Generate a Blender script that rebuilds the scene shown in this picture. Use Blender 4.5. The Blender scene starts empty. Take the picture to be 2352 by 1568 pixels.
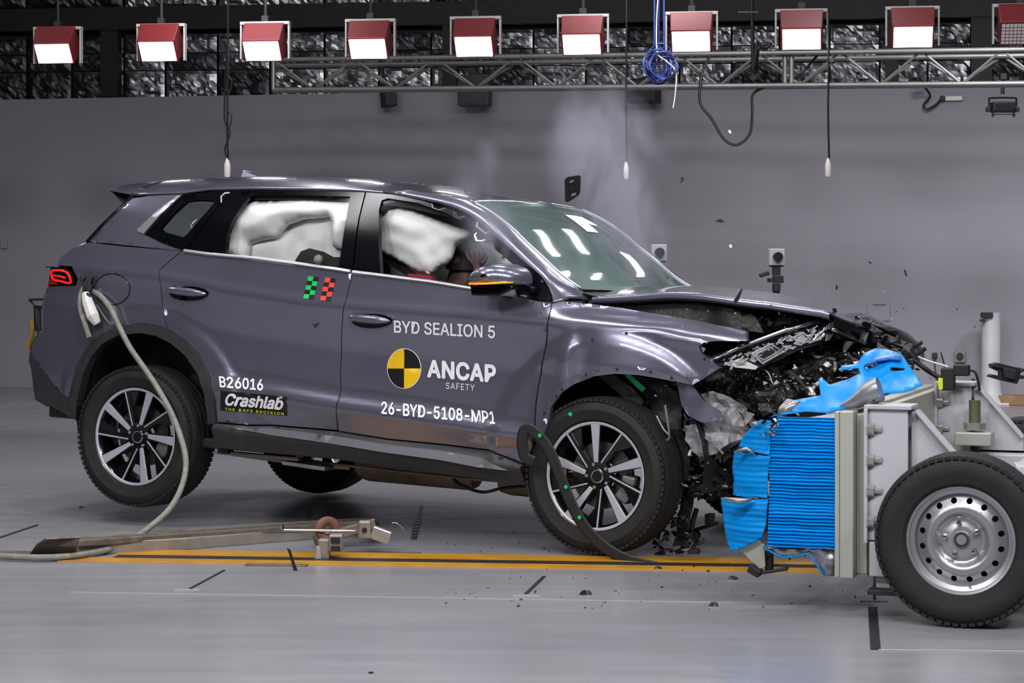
import bpy, bmesh, math, random
import numpy as np
from mathutils import Vector, Matrix, noise as mnoise
from mathutils.geometry import delaunay_2d_cdt
RND = random.Random(11)
SC = bpy.context.scene
COL = SC.collection

# ------------------------------------------------------------------ camera
FOC, CAM_H, HOR = 5000.0, 1.35, 600.0          # focal length and horizon of the 2352 px wide photograph, camera height in metres
cam = bpy.data.cameras.new('camera'); cam.sensor_width = 36.0; cam.lens = FOC / 2352 * 36
cam.shift_y = -(784 - HOR) / 2352; cam.clip_start = 0.1; cam.clip_end = 200
cam_o = bpy.data.objects.new('camera', cam); COL.objects.link(cam_o)
cam_o.location = (0, 0, CAM_H); cam_o.rotation_euler = (math.pi / 2, 0, 0)
SC.camera = cam_o

# ------------------------------------------------------------------ world, lamps of the hall and added fill lights, exposure
world = bpy.data.worlds.new('world'); SC.world = world; world.use_nodes = True
world.node_tree.nodes['Background'].inputs[0].default_value = (0.75, 0.76, 0.85, 1)
world.node_tree.nodes['Background'].inputs[1].default_value = 0.05
vs = SC.view_settings
vs.view_transform = 'Standard'; vs.look = 'None'; vs.gamma = 1.0; vs.use_curve_mapping = False; vs.exposure = 0.22

cy = SC.cycles
cy.max_bounces = 6; cy.diffuse_bounces = 3; cy.glossy_bounces = 3; cy.transmission_bounces = 4; cy.volume_bounces = 0; cy.transparent_max_bounces = 12
cy.volume_step_rate = 2.5; cy.volume_max_steps = 96; cy.caustics_reflective = False; cy.caustics_refractive = False

def area_light(name, loc, target, sx, sy, power, col=(1.0, 0.97, 1.0), spread=math.pi):
    l = bpy.data.lights.new(name, 'AREA'); l.shape = 'RECTANGLE'; l.size = sx; l.size_y = sy
    l.energy = power; l.color = col; l.spread = spread
    o = bpy.data.objects.new(name, l); COL.objects.link(o); o.location = loc
    o.rotation_euler = (Vector(target) - Vector(loc)).to_track_quat('-Z', 'Y').to_euler()
    return o
# the rig over the crash block: rows of floodlights hung above the frame, with added fill lights among them
for i, x in enumerate((-3.6, -1.6, 0.4, 2.4, 4.4)):
    area_light('rig_light_camera_side', (x, 4.2, 4.9), (x * 0.7 - 0.3, 9.8, 0.4), 0.9, 0.45, (92, 92, 95, 106, 104)[i])
for x, y, z in ((-4.2, 4.4, 5.0),):
    area_light('fill_light_left', (x, y, z), (0.6, 9.9, 0.8), 1.3, 0.6, 26)  # unseen light added to brighten the front wing
area_light('fill_light_side', (-4.3, 3.2, 3.0), (0.6, 9.8, 0.9), 1.8, 0.9, 45)  # unseen floodlight added for a broad sheen on wing and doors
for i, x in enumerate((-3.4, -1.5, 0.4, 2.3, 4.2)):
    area_light('rig_light_overhead', (x, 9.6, 5.2), (x * 0.9, 10.2, 0), 0.9, 0.4, (48, 46, 42, 32, 28)[i])
for i, x in enumerate((-5.0, -2.4, 0.2, 2.8)):
    area_light('fill_light_back', (x, 13.2, 5.3), (x, 13.0, 0), 0.9, 0.4, (48, 42, 30, 24)[i])  # unseen row added to lift the floor behind the car
for x, z in ((2.3, 5.05), (2.2, 4.4), (1.95, 3.65), (-1.5, 4.4), (5.0, 4.4)):
    area_light('rig_light_far', (x, 15.0, z), (x * 0.4, 10.0, 0.6), 0.26, 0.12, 16)
for i, x in enumerate((-5.0, -2.0, 1.0, 3.6, 6.2)):
    area_light('rig_light_wall_wash', (x, 15.0, 4.6), (x * 1.12, 21.0, -0.6), 0.9, 0.4, (15, 19, 25, 32, 32)[i], spread=1.1)
for i, x in enumerate((-7, 0, 7)):
    area_light('fill_light_upper', (x, 16.0, 8.0), (x, 20.0, 2.5), 2.4, 0.4, 28)  # unseen upper fill added to brighten the foil

# ------------------------------------------------------------------ helpers
def lin(c):
    return tuple(((v / 255 / 12.92) if v / 255 <= 0.04045 else ((v / 255 + 0.055) / 1.055) ** 2.4) for v in c)

MATS = {}
def mat(name, rgb, rough=0.5, metal=0.0, coat=0.0, spec=0.5, var=0.12, vscale=6.0, bump=0.0, bscale=40.0, emit=0.0, coat_rough=0.05, rgb2=None):
    """procedural principled material: rgb is sRGB 0..255, noise varies it by var"""
    m = bpy.data.materials.new(name); m.use_nodes = True; nt = m.node_tree; b = nt.nodes['Principled BSDF']
    c = lin(rgb)
    tc = nt.nodes.new('ShaderNodeTexCoord')
    n = nt.nodes.new('ShaderNodeTexNoise'); n.inputs['Scale'].default_value = vscale; n.inputs['Detail'].default_value = 4
    nt.links.new(tc.outputs['Object'], n.inputs['Vector'])
    r = nt.nodes.new('ShaderNodeValToRGB')
    c2 = lin(rgb2) if rgb2 else tuple(min(1, v * (1 + var)) for v in c)
    r.color_ramp.elements[0].color = (*[v * (1 - var) for v in c], 1); r.color_ramp.elements[0].position = 0.3
    r.color_ramp.elements[1].color = (*c2, 1); r.color_ramp.elements[1].position = 0.7
    nt.links.new(n.outputs['Fac'], r.inputs['Fac']); nt.links.new(r.outputs['Color'], b.inputs['Base Color'])
    b.inputs['Roughness'].default_value = rough; b.inputs['Metallic'].default_value = metal
    b.inputs['Specular IOR Level'].default_value = spec
    b.inputs['Coat Weight'].default_value = coat; b.inputs['Coat Roughness'].default_value = coat_rough
    if bump:
        n2 = nt.nodes.new('ShaderNodeTexNoise'); n2.inputs['Scale'].default_value = bscale; n2.inputs['Detail'].default_value = 3
        nt.links.new(tc.outputs['Object'], n2.inputs['Vector'])
        bp = nt.nodes.new('ShaderNodeBump'); bp.inputs['Strength'].default_value = bump; bp.inputs['Distance'].default_value = 0.01
        nt.links.new(n2.outputs['Fac'], bp.inputs['Height']); nt.links.new(bp.outputs['Normal'], b.inputs['Normal'])
    if emit:
        b.inputs['Emission Color'].default_value = (*c, 1); b.inputs['Emission Strength'].default_value = emit
    MATS[name] = m
    return m

def glass(name, tint, gloss=0.05, ior=1.5, haze=0.0, hcol=(.4, .5, .5)):
    m = bpy.data.materials.new(name); m.use_nodes = True; nt = m.node_tree
    for x in list(nt.nodes): nt.nodes.remove(x)
    out = nt.nodes.new('ShaderNodeOutputMaterial'); mx = nt.nodes.new('ShaderNodeMixShader')
    t = nt.nodes.new('ShaderNodeBsdfTransparent'); t.inputs[0].default_value = (*tint, 1)
    g = nt.nodes.new('ShaderNodeBsdfGlossy'); g.inputs['Roughness'].default_value = gloss
    f = nt.nodes.new('ShaderNodeFresnel'); f.inputs['IOR'].default_value = ior
    gm = nt.nodes.new('ShaderNodeNewGeometry'); mm = nt.nodes.new('ShaderNodeMath'); mm.operation = 'MULTIPLY_ADD'   # a thin pane: the same reflection from both faces
    mm.inputs[1].default_value = 1 / ior - ior; mm.inputs[2].default_value = ior
    nt.links.new(gm.outputs['Backfacing'], mm.inputs[0]); nt.links.new(mm.outputs[0], f.inputs['IOR'])
    n = nt.nodes.new('ShaderNodeTexNoise'); n.inputs['Scale'].default_value = 3
    bp = nt.nodes.new('ShaderNodeBump'); bp.inputs['Strength'].default_value = 0.02
    nt.links.new(n.outputs['Fac'], bp.inputs['Height']); nt.links.new(bp.outputs['Normal'], g.inputs['Normal'])
    base = t.outputs[0]
    if haze:                                                # a diffuse and translucent tint mixed into the pane
        df = nt.nodes.new('ShaderNodeBsdfDiffuse'); df.inputs[0].default_value = (*hcol, 1); tr = nt.nodes.new('ShaderNodeBsdfTranslucent'); tr.inputs[0].default_value = (*hcol, 1)
        m1 = nt.nodes.new('ShaderNodeMixShader'); m1.inputs[0].default_value = .3; nt.links.new(df.outputs[0], m1.inputs[1]); nt.links.new(tr.outputs[0], m1.inputs[2])
        m2 = nt.nodes.new('ShaderNodeMixShader'); m2.inputs[0].default_value = haze; nt.links.new(t.outputs[0], m2.inputs[1]); nt.links.new(m1.outputs[0], m2.inputs[2]); base = m2.outputs[0]
    nt.links.new(f.outputs[0], mx.inputs[0]); nt.links.new(base, mx.inputs[1]); nt.links.new(g.outputs[0], mx.inputs[2])
    nt.links.new(mx.outputs[0], out.inputs[0])
    MATS[name] = m
    return m

def link(name, me, material, parent=None):
    o = bpy.data.objects.new(name, me); COL.objects.link(o)
    if material is not None and not me.materials:
        me.materials.append(MATS[material] if isinstance(material, str) else material)
    if parent is not None: o.parent = parent
    return o
def tag(o, label=None, cat=None, group=None, kind=None):
    if label: o['label'] = label
    if cat: o['category'] = cat
    if group: o['group'] = group
    if kind: o['kind'] = kind
    return o
def empty(name, loc=(0, 0, 0), rz=0.0):
    o = bpy.data.objects.new(name, None); COL.objects.link(o); o.location = loc; o.rotation_euler = (0, 0, rz)
    o.empty_display_size = 0.1
    return o
def P(u, v, Y):
    """a point of the hall seen at pixel u,v and standing Y metres in front of the camera"""
    return Vector(((u - 1176) / FOC * Y, Y, CAM_H - (v - HOR) / FOC * Y))
def floor_pt(u, v):
    Y = FOC * CAM_H / (v - HOR); return P(u, v, Y)

class MB:
    """collects boxes, tubes, sheets; build() links them as one mesh object"""
    def __init__(s): s.v = []; s.f = []; s.m = []; s.mi = 0
    def add(s, vs_, fs):
        b = len(s.v); s.v += [tuple(p) for p in vs_]
        for f in fs: s.f.append(tuple(i + b for i in f)); s.m.append(s.mi)
        return s
    def box(s, c, d, rot=None, taper=1.0):
        M = rot if rot is not None else Matrix.Identity(3)
        if not isinstance(M, Matrix): M = Matrix.Rotation(M, 3, 'Z')
        vs_ = []
        for z in (-1, 1):
            k = taper if z > 0 else 1.0
            for x, y in ((-1, -1), (1, -1), (1, 1), (-1, 1)):
                vs_.append(Vector(c) + M @ Vector((x * d[0] / 2 * k, y * d[1] / 2 * k, z * d[2] / 2)))
        return s.add(vs_, [(3, 2, 1, 0), (4, 5, 6, 7), (0, 1, 5, 4), (1, 2, 6, 5), (2, 3, 7, 6), (3, 0, 4, 7)])
    def tube(s, pts, r, n=8, cap=True):
        pts = [Vector(p) for p in pts]; vs_ = []; fs = []
        rs = r if isinstance(r, (list, tuple)) else [r] * len(pts)
        up = Vector((0, 0, 1)); prev = None
        for i, p in enumerate(pts):
            t = (pts[min(i + 1, len(pts) - 1)] - pts[max(i - 1, 0)]).normalized()
            if prev is None:
                a = t.cross(up if abs(t.dot(up)) < 0.95 else Vector((1, 0, 0))).normalized()
            else:
                a = (prev - t * prev.dot(t)).normalized()
            prev = a; b = t.cross(a)
            for k in range(n):
                an = 2 * math.pi * k / n
                vs_.append(p + (a * math.cos(an) + b * math.sin(an)) * rs[i])
        for i in range(len(pts) - 1):
            for k in range(n):
                fs.append((i * n + k, i * n + (k + 1) % n, (i + 1) * n + (k + 1) % n, (i + 1) * n + k))
        if cap:
            fs.append(tuple(range(n - 1, -1, -1))); fs.append(tuple((len(pts) - 1) * n + k for k in range(n)))
        return s.add(vs_, fs)
    def lathe(s, prof, n=32, M=None, closed=False):
        """profile of (radius, axial) turned about local Z, then moved by matrix M"""
        M = M or Matrix.Identity(4); vs_ = []; fs = []; k = len(prof)
        for i in range(n):
            a = 2 * math.pi * i / n
            for r, z in prof: vs_.append(M @ Vector((r * math.cos(a), r * math.sin(a), z)))
        for i in range(n):
            for j in range(k if closed else k - 1):
                j2 = (j + 1) % k; i2 = (i + 1) % n
                fs.append((i * k + j, i2 * k + j, i2 * k + j2, i * k + j2))
        return s.add(vs_, fs)
    def prism(s, poly, fa, fb):
        """polygon swept between two maps: fa and fb take (a,b) to 3D"""
        n = len(poly); A = [fa(p) for p in poly]; B = [fb(p) for p in poly]
        return s.add(A + B, [tuple(range(n)), tuple(range(2 * n - 1, n - 1, -1))] + [(i, i + n, (i + 1) % n + n, (i + 1) % n) for i in range(n)])
    def grid(s, rows):
        n = len(rows[0]); vs_ = [p for r in rows for p in r]
        return s.add(vs_, [(i * n + j, i * n + j + 1, (i + 1) * n + j + 1, (i + 1) * n + j) for i in range(len(rows) - 1) for j in range(n - 1)])
    def build(s, name, material, parent=None, smooth=False, bevel=0.0, solid=0.0, mats=None, angle=None, segs=2):
        me = bpy.data.meshes.new(name); me.from_pydata(s.v, [], s.f)
        if mats:
            for q in mats: me.materials.append(MATS[q])
            me.polygons.foreach_set('material_index', s.m)
        bm = bmesh.new(); bm.from_mesh(me); bmesh.ops.recalc_face_normals(bm, faces=bm.faces); bm.to_mesh(me); bm.free()
        if smooth:
            me.polygons.foreach_set('use_smooth', [True] * len(me.polygons))
            if angle: me.set_sharp_from_angle(angle=math.radians(angle))
        me.update()
        o = link(name, me, material if not mats else None, parent)
        if solid:
            md = o.modifiers.new('solid', 'SOLIDIFY'); md.thickness = solid; md.offset = 0
        if bevel:
            md = o.modifiers.new('bevel', 'BEVEL'); md.width = bevel; md.segments = segs; md.limit_method = 'ANGLE'; md.angle_limit = math.radians(40)
        return o

def smooth_pts(pts, k=6, closed=False):
    """Catmull-Rom through 2D or 3D points"""
    pts = [np.array(p, float) for p in pts]; n = len(pts); out = []
    for i in range(n if closed else n - 1):
        p0 = pts[(i - 1) % n] if closed or i > 0 else 2 * pts[0] - pts[1]
        p1 = pts[i]; p2 = pts[(i + 1) % n]
        p3 = pts[(i + 2) % n] if closed or i + 2 < n else 2 * pts[-1] - pts[-2]
        for j in range(k):
            t = j / k
            out.append(0.5 * (2 * p1 + (p2 - p0) * t + (2 * p0 - 5 * p1 + 4 * p2 - p3) * t * t + (3 * p1 - p0 - 3 * p2 + p3) * t ** 3))
    if not closed: out.append(pts[-1])
    return out

def in_poly(P_, poly):
    x, y = P_[:, 0], P_[:, 1]; ins = np.zeros(len(P_), bool); n = len(poly)
    for i in range(n):
        x1, y1 = poly[i]; x2, y2 = poly[(i + 1) % n]
        if y1 == y2: continue
        c = ((y1 > y) != (y2 > y)) & (x < (x2 - x1) * (y - y1) / (y2 - y1) + x1)
        ins ^= c
    return ins
def seg_dist(P_, poly):
    d = np.full(len(P_), 1e9); n = len(poly)
    for i in range(n):
        a = poly[i]; b = poly[(i + 1) % n]; ab = b - a; L = ab @ ab
        if L < 1e-12: continue
        t = np.clip(((P_ - a) @ ab) / L, 0, 1)
        d = np.minimum(d, np.hypot(*(P_ - a - t[:, None] * ab).T))
    return d
def resample(poly, sp):
    out = []
    poly = [np.array(p, float) for p in poly]
    for i in range(len(poly)):
        a, b = poly[i], poly[(i + 1) % len(poly)]; k = max(1, int(np.hypot(*(b - a)) / sp + 0.5))
        for j in range(k): out.append(a + (b - a) * j / k)
    return out
def patch(name, outer, fmap, material, parent=None, holes=(), sp=0.03, flange=None, smooth=True, solid=0.0):
    """fills a 2D outline (with holes) with small triangles and maps it to 3D with fmap; flange = vector of a turned-in edge"""
    loops = [resample(outer, sp)] + [resample(h, sp) for h in holes]
    pts = []; edges = []
    for lp in loops:
        b = len(pts); pts += [Vector(p) for p in lp]; edges += [(b + i, b + (i + 1) % len(lp)) for i in range(len(lp))]
    A = np.array(loops[0]); lo, hi = A.min(0), A.max(0); g = []
    j = 0; y = lo[1]
    while y < hi[1]:
        x = lo[0] + (sp / 2 if j % 2 else 0)
        while x < hi[0]: g.append((x, y)); x += sp
        y += sp * 0.866; j += 1
    g = np.array(g) if g else np.zeros((0, 2))
    if len(g):
        ok = in_poly(g, loops[0]) & (seg_dist(g, np.array(loops[0])) > sp * 0.45)
        for h in loops[1:]: ok &= ~in_poly(g, h) & (seg_dist(g, np.array(h)) > sp * 0.45)
        g = g[ok]
    pts += [Vector(p) for p in g]
    V, _, Fc = delaunay_2d_cdt(pts, edges, [], 0, 1e-6)[:3]
    V2 = np.array([tuple(v) for v in V])
    cen = np.array([V2[list(f)].mean(0) for f in Fc])
    ok = in_poly(cen, loops[0])
    for h in loops[1:]: ok &= ~in_poly(cen, h)
    F2 = [f for f, k in zip(Fc, ok) if k]
    vs_ = [tuple(fmap(p[0], p[1])) for p in V2]; fs = [tuple(f) for f in F2]
    n_s = len(fs)
    if flange is not None:
        cnt = {}
        for f in fs:
            for i in range(3):
                e = (f[i], f[(i + 1) % 3]); cnt[tuple(sorted(e))] = cnt.get(tuple(sorted(e)), []) + [e]
        fl = Vector(flange)
        for k, es in cnt.items():
            if len(es) == 1:
                a, b = es[0]; i = len(vs_)
                vs_ += [vs_[b], vs_[a], tuple(Vector(vs_[a]) + fl), tuple(Vector(vs_[b]) + fl)]
                fs.append((i, i + 1, i + 2, i + 3))
    me = bpy.data.meshes.new(name); me.from_pydata(vs_, [], fs)
    me.polygons.foreach_set('use_smooth', [smooth and i < n_s for i in range(len(fs))]); me.update()
    o = link(name, me, material, parent)
    if solid:
        md = o.modifiers.new('solid', 'SOLIDIFY'); md.thickness = solid; md.offset = 0
    return o
SANS = None
try:                                                        # the plain sans that ships with Blender, else its built-in face
    import os
    SANS = bpy.data.fonts.load(os.path.join(bpy.utils.system_resource('DATAFILES'), 'fonts', 'Inter.woff2'))
except Exception: SANS = None
def text_mesh(txt, size=1.0, bold=0.0, spacing=1.0, shear=0.0):
    cu = bpy.data.curves.new('txt', 'FONT'); cu.body = txt; cu.size = size; cu.offset = bold; cu.space_character = spacing; cu.shear = shear
    cu.resolution_u = 4
    if SANS: cu.font = SANS
    o = bpy.data.objects.new('txt', cu); COL.objects.link(o)
    dg = bpy.context.evaluated_depsgraph_get(); me = bpy.data.meshes.new_from_object(o.evaluated_get(dg))
    bpy.data.objects.remove(o); bpy.data.curves.remove(cu)
    return me

# ------------------------------------------------------------------ materials
mat('paint', (124, 125, 142), rough=0.24, metal=0.7, coat=1.0, var=0.03, vscale=3, coat_rough=0.03)
mat('black_plastic', (22, 22, 24), rough=0.55, var=0.2, vscale=20, bump=0.15, bscale=200)
mat('cladding', (46, 46, 48), rough=0.5, var=0.1, vscale=20, bump=0.1, bscale=300)
mat('gloss_black', (8, 8, 12), rough=0.16, spec=0.28, var=0.1)
mat('sill_lit_grey', (104, 104, 110), rough=0.42, metal=0.3, var=0.05)  # lighter cladding tone, the light on the sill bevel put into the colour
mat('olive_steel', (122, 120, 96), rough=0.4, metal=0.6, var=0.15)
mat('chrome', (200, 200, 205), rough=0.15, metal=1.0, var=0.05)
mat('satin_silver', (175, 176, 182), rough=0.35, metal=0.8, var=0.06)
mat('rubber', (24, 24, 24), rough=0.75, var=0.25, vscale=10, bump=0.2, bscale=120)
mat('alloy_dark', (12, 12, 14), rough=0.25, coat=0.6, var=0.2)
mat('alloy_machined', (190, 190, 202), rough=0.38, metal=0.4, var=0.05, vscale=40)
mat('disc_steel', (110, 108, 104), rough=0.4, metal=0.9, var=0.2, vscale=30)
mat('caliper', (120, 118, 116), rough=0.5, metal=0.5, var=0.25, vscale=30)
mat('trolley_grey', (176, 177, 182), rough=0.45, var=0.05, vscale=4, bump=0.05, bscale=60)
mat('plate_grey', (168, 170, 160), rough=0.45, metal=0.2, var=0.06, vscale=5)
mat('steel_wheel', (168, 170, 174), rough=0.35, metal=0.75, var=0.05)
mat('zinc', (186, 184, 180), rough=0.32, metal=0.7, var=0.12, vscale=40)
mat('barrier_blue', (0, 130, 206), rough=0.42, spec=0.12, var=0.06, vscale=8)
mat('barrier_blue_dark', (0, 86, 168), rough=0.4, var=0.15, vscale=8)
mat('barrier_metal', (150, 152, 156), rough=0.35, metal=0.7, var=0.15, vscale=8)
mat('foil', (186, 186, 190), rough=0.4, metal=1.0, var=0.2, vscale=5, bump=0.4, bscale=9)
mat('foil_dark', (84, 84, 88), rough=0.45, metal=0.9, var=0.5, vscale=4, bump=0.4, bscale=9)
mat('steel_dark', (19, 19, 22), rough=0.6, var=0.2)
mat('truss', (120, 120, 118), rough=0.45, metal=0.6, var=0.1)
mat('lamp_red', (96, 17, 23), rough=0.45, var=0.1)
mat('lamp_bracket', (158, 155, 155), rough=0.5, var=0.1)
mat('lamp_panel', (255, 250, 255), emit=14.0, var=0.0)
mat('lamp_panel_off', (205, 200, 198), rough=0.4, var=0.05)
mat('wire_black', (14, 14, 15), rough=0.6, var=0.1)
mat('wire_grey', (128, 126, 118), rough=0.6, var=0.2, vscale=40, bump=0.3, bscale=150)
mat('wire_white', (205, 203, 198), rough=0.5, var=0.08)
mat('rope_blue', (28, 44, 96), rough=0.6, var=0.2, vscale=30)
mat('off_white', (205, 204, 198), rough=0.5, var=0.06)
mat('yellow', (172, 122, 14), rough=0.55, var=0.18, vscale=5)
mat('rust_steel', (112, 104, 94), rough=0.55, metal=0.6, var=0.3, vscale=14, bump=0.2, bscale=60)
mat('bare_steel', (142, 137, 128), rough=0.45, metal=0.4, var=0.2, vscale=8)
mat('rust', (120, 82, 66), rough=0.7, metal=0.3, var=0.3, vscale=20)
mat('dark_metal', (66, 64, 62), rough=0.5, metal=0.6, var=0.4, vscale=12, bump=0.3, bscale=50)
mat('grey_primer', (136, 135, 138), rough=0.5, metal=0.1, var=0.25, vscale=12, bump=0.3, bscale=30)
mat('airbag', (240, 240, 238), rough=0.85, var=0.03, vscale=4, bump=0.25, bscale=12)
mat('headliner', (60, 60, 66), rough=0.9, var=0.1)
mat('seat_cloth', (40, 38, 40), rough=0.85, var=0.15, vscale=20)
mat('dummy_skin', (112, 84, 80), rough=0.6, var=0.15, vscale=20)
mat('dummy_face', (74, 66, 72), rough=0.6, var=0.2, vscale=18)
mat('red_cloth', (150, 30, 44), rough=0.8, var=0.15)
mat('tan_exhaust', (128, 112, 92), rough=0.5, metal=0.6, var=0.25, vscale=10)
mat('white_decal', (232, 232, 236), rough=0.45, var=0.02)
mat('black_decal', (14, 14, 18), rough=0.45, var=0.05)
mat('yellow_decal', (236, 190, 16), rough=0.45, var=0.05)
mat('lime_decal', (206, 220, 30), rough=0.45, var=0.02)
mat('green_decal', (10, 186, 92), rough=0.45, var=0.04)
mat('red_decal', (248, 62, 52), rough=0.45, var=0.04)
mat('tail_red', (150, 12, 18), rough=0.1, coat=1.0, var=0.2)
mat('tail_red_lit', (235, 24, 26), rough=0.2, var=0.1, emit=0.5)
mat('amber', (246, 150, 22), rough=0.25, var=0.06, emit=0.7)
mat('lens_chrome', (205, 207, 210), rough=0.25, metal=0.5, var=0.3, vscale=40)
mat('lens_dark', (44, 46, 50), rough=0.15, coat=0.5, var=0.3)
mat('tape_black', (20, 20, 22), rough=0.6, var=0.2)
mat('chalk_white', (172, 172, 177), rough=0.6, var=0.05)
mat('wood', (128, 98, 66), rough=0.7, var=0.2, vscale=14)
mat('hook_yellow', (150, 118, 40), rough=0.7, var=0.2)
mat('shard_dark', (26, 26, 29), rough=0.4, var=0.4, vscale=20)
mat('shard_light', (186, 186, 188), rough=0.4, metal=0.2, var=0.2, vscale=20)
glass('glass_side', (0.95, 0.97, 0.96))
glass('glass_quarter', (0.80, 0.88, 0.86))
glass('glass_front', (0.50, 0.64, 0.61), gloss=0.03, ior=1.55, haze=0.42, hcol=(.33, .46, .44))

def floor_material():
    m = bpy.data.materials.new('floor_epoxy'); m.use_nodes = True; nt = m.node_tree; b = nt.nodes['Principled BSDF']
    tc = nt.nodes.new('ShaderNodeTexCoord')
    n = nt.nodes.new('ShaderNodeTexNoise'); n.inputs['Scale'].default_value = 0.55; n.inputs['Detail'].default_value = 5
    mp = nt.nodes.new('ShaderNodeMapping'); mp.inputs['Scale'].default_value = (0.35, 2.2, 1)
    n2 = nt.nodes.new('ShaderNodeTexNoise'); n2.inputs['Scale'].default_value = 3.0; n2.inputs['Detail'].default_value = 6
    nt.links.new(tc.outputs['Object'], n.inputs['Vector']); nt.links.new(tc.outputs['Object'], mp.inputs['Vector']); nt.links.new(mp.outputs[0], n2.inputs['Vector'])
    r = nt.nodes.new('ShaderNodeValToRGB'); r.color_ramp.elements[0].position = 0.35; r.color_ramp.elements[1].position = 0.65
    r.color_ramp.elements[0].color = (*lin((136, 137, 142)), 1); r.color_ramp.elements[1].color = (*lin((147, 148, 152)), 1)
    nt.links.new(n.outputs['Fac'], r.inputs['Fac'])
    mx = nt.nodes.new('ShaderNodeMixRGB'); mx.blend_type = 'MULTIPLY'; mx.inputs['Fac'].default_value = 0.18
    nt.links.new(r.outputs['Color'], mx.inputs['Color1']); nt.links.new(n2.outputs['Fac'], mx.inputs['Color2'])
    nt.links.new(mx.outputs[0], b.inputs['Base Color'])
    rr = nt.nodes.new('ShaderNodeMapRange'); rr.inputs['To Min'].default_value = 0.16; rr.inputs['To Max'].default_value = 0.34
    nt.links.new(n2.outputs['Fac'], rr.inputs['Value']); nt.links.new(rr.outputs[0], b.inputs['Roughness'])
    bp = nt.nodes.new('ShaderNodeBump'); bp.inputs['Strength'].default_value = 0.03
    nt.links.new(n2.outputs['Fac'], bp.inputs['Height']); nt.links.new(bp.outputs[0], b.inputs['Normal'])
    MATS['floor_epoxy'] = m
floor_material()
mat('wall_paint', (134, 132, 140), rough=0.6, var=0.05, vscale=0.8)
mat('hall_ceiling', (44, 44, 50), rough=0.8, var=0.1)
mat('hall_wall', (92, 92, 100), rough=0.7, var=0.05)

# ------------------------------------------------------------------ the hall
WALL_A = Vector((-5.48, 23.3, 0)); WALL_B = Vector((4.9, 20.8, 0))       # foot of the grey wall at the two frame edges
WD = (WALL_B - WALL_A).normalized(); WN = Vector((WD.y, -WD.x, 0))        # along the wall, and out of it towards the camera
WRZ = math.atan2(WD.y, WD.x)
def wall_pt(u, v, off=0.0):
    """point on the back wall (off metres in front of it) seen at a pixel"""
    d = Vector(((u - 1176) / FOC, 1.0, -(v - HOR) / FOC)); o = Vector((0, 0, CAM_H))
    w = WALL_A + WN * off
    s = (w - o).dot(WN) / d.dot(WN)
    return o + d * s
def struct(o, label): return tag(o, label, None, None, 'structure')

fl = MB().grid([[Vector((x, y, 0)) for x in np.linspace(-16, 16, 9)] for y in np.linspace(-6, 30, 9)])
struct(fl.build('floor', 'floor_epoxy'), 'glossy pale grey epoxy floor of the crash hall')
WALL_H = 3.08
wb = MB(); c = (WALL_A + WALL_B) / 2 - WN * 0.06
wb.box((c.x, c.y, WALL_H / 2), (34, 0.12, WALL_H), WRZ)
wall_back = struct(wb.build('wall_back', 'wall_paint', bevel=0.004), 'plain grey painted wall behind the car')
# upper shed wall with foil insulation blankets
uw = MB(); cu_ = c - WN * 0.55
uw.box((cu_.x, cu_.y, 4.2), (34, 0.1, 8.4), WRZ)
wall_upper = struct(uw.build('wall_upper', 'steel_dark'), 'dark upper shed wall carrying foil insulation')
def foil_sheet(u0, u1, v0, v1, seed, m, amp):
    """one crinkled blanket, hung on the upper wall between pixel columns u0..u1 and rows v0..v1"""
    r = random.Random(seed); nu, nv = max(6, int((u1 - u0) / 7)), max(5, int((v1 - v0) / 7))
    rows = []
    for j in range(nv + 1):
        row = []
        for i in range(nu + 1):
            u = u0 + (u1 - u0) * i / nu; v = v0 + (v1 - v0) * j / nv
            p = wall_pt(u, v, -0.44)
            q = Vector((u * 0.022 + seed, v * 0.03, seed * 1.7))
            d = amp * (abs(mnoise.noise(q)) * 1.3 + 0.6 * abs(mnoise.noise(q * 2.3)) + 0.35 * mnoise.noise(q * 5))
            edge = min(i, nu - i, j, nv - j)
            row.append(p + WN * (d * min(1, edge / 1.5)))
        rows.append(row)
    return MB().grid(rows).build('foil_sheet', m, wall_upper, smooth=False)
cols = [-900, -780, -660, -540, -420, -300, -180, -60, 62, 165, 285, 380, 500, 620, 745, 870, 990, 1110, 1225, 1345, 1440, 1560, 1680, 1790, 1905, 2020, 2130, 2230, 2350, 2470, 2590, 2710, 2830, 2950]
rows_ = [(68, 110), (112, 150), (152, 228)]
for i in range(len(cols) - 1):
    for j, (a, b_) in enumerate(rows_):
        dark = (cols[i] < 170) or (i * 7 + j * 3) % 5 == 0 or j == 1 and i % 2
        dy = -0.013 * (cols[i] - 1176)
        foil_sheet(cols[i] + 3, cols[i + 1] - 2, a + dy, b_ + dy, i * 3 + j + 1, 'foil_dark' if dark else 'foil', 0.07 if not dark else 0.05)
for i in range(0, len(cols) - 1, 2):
    foil_sheet(cols[i] + 4, cols[i + 2 if i + 2 < len(cols) else i + 1] - 4, -34, 17 - 0.004 * cols[i], 90 + i, 'foil' if cols[i] > 80 and cols[i] < 900 else 'foil_dark', 0.06)
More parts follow.
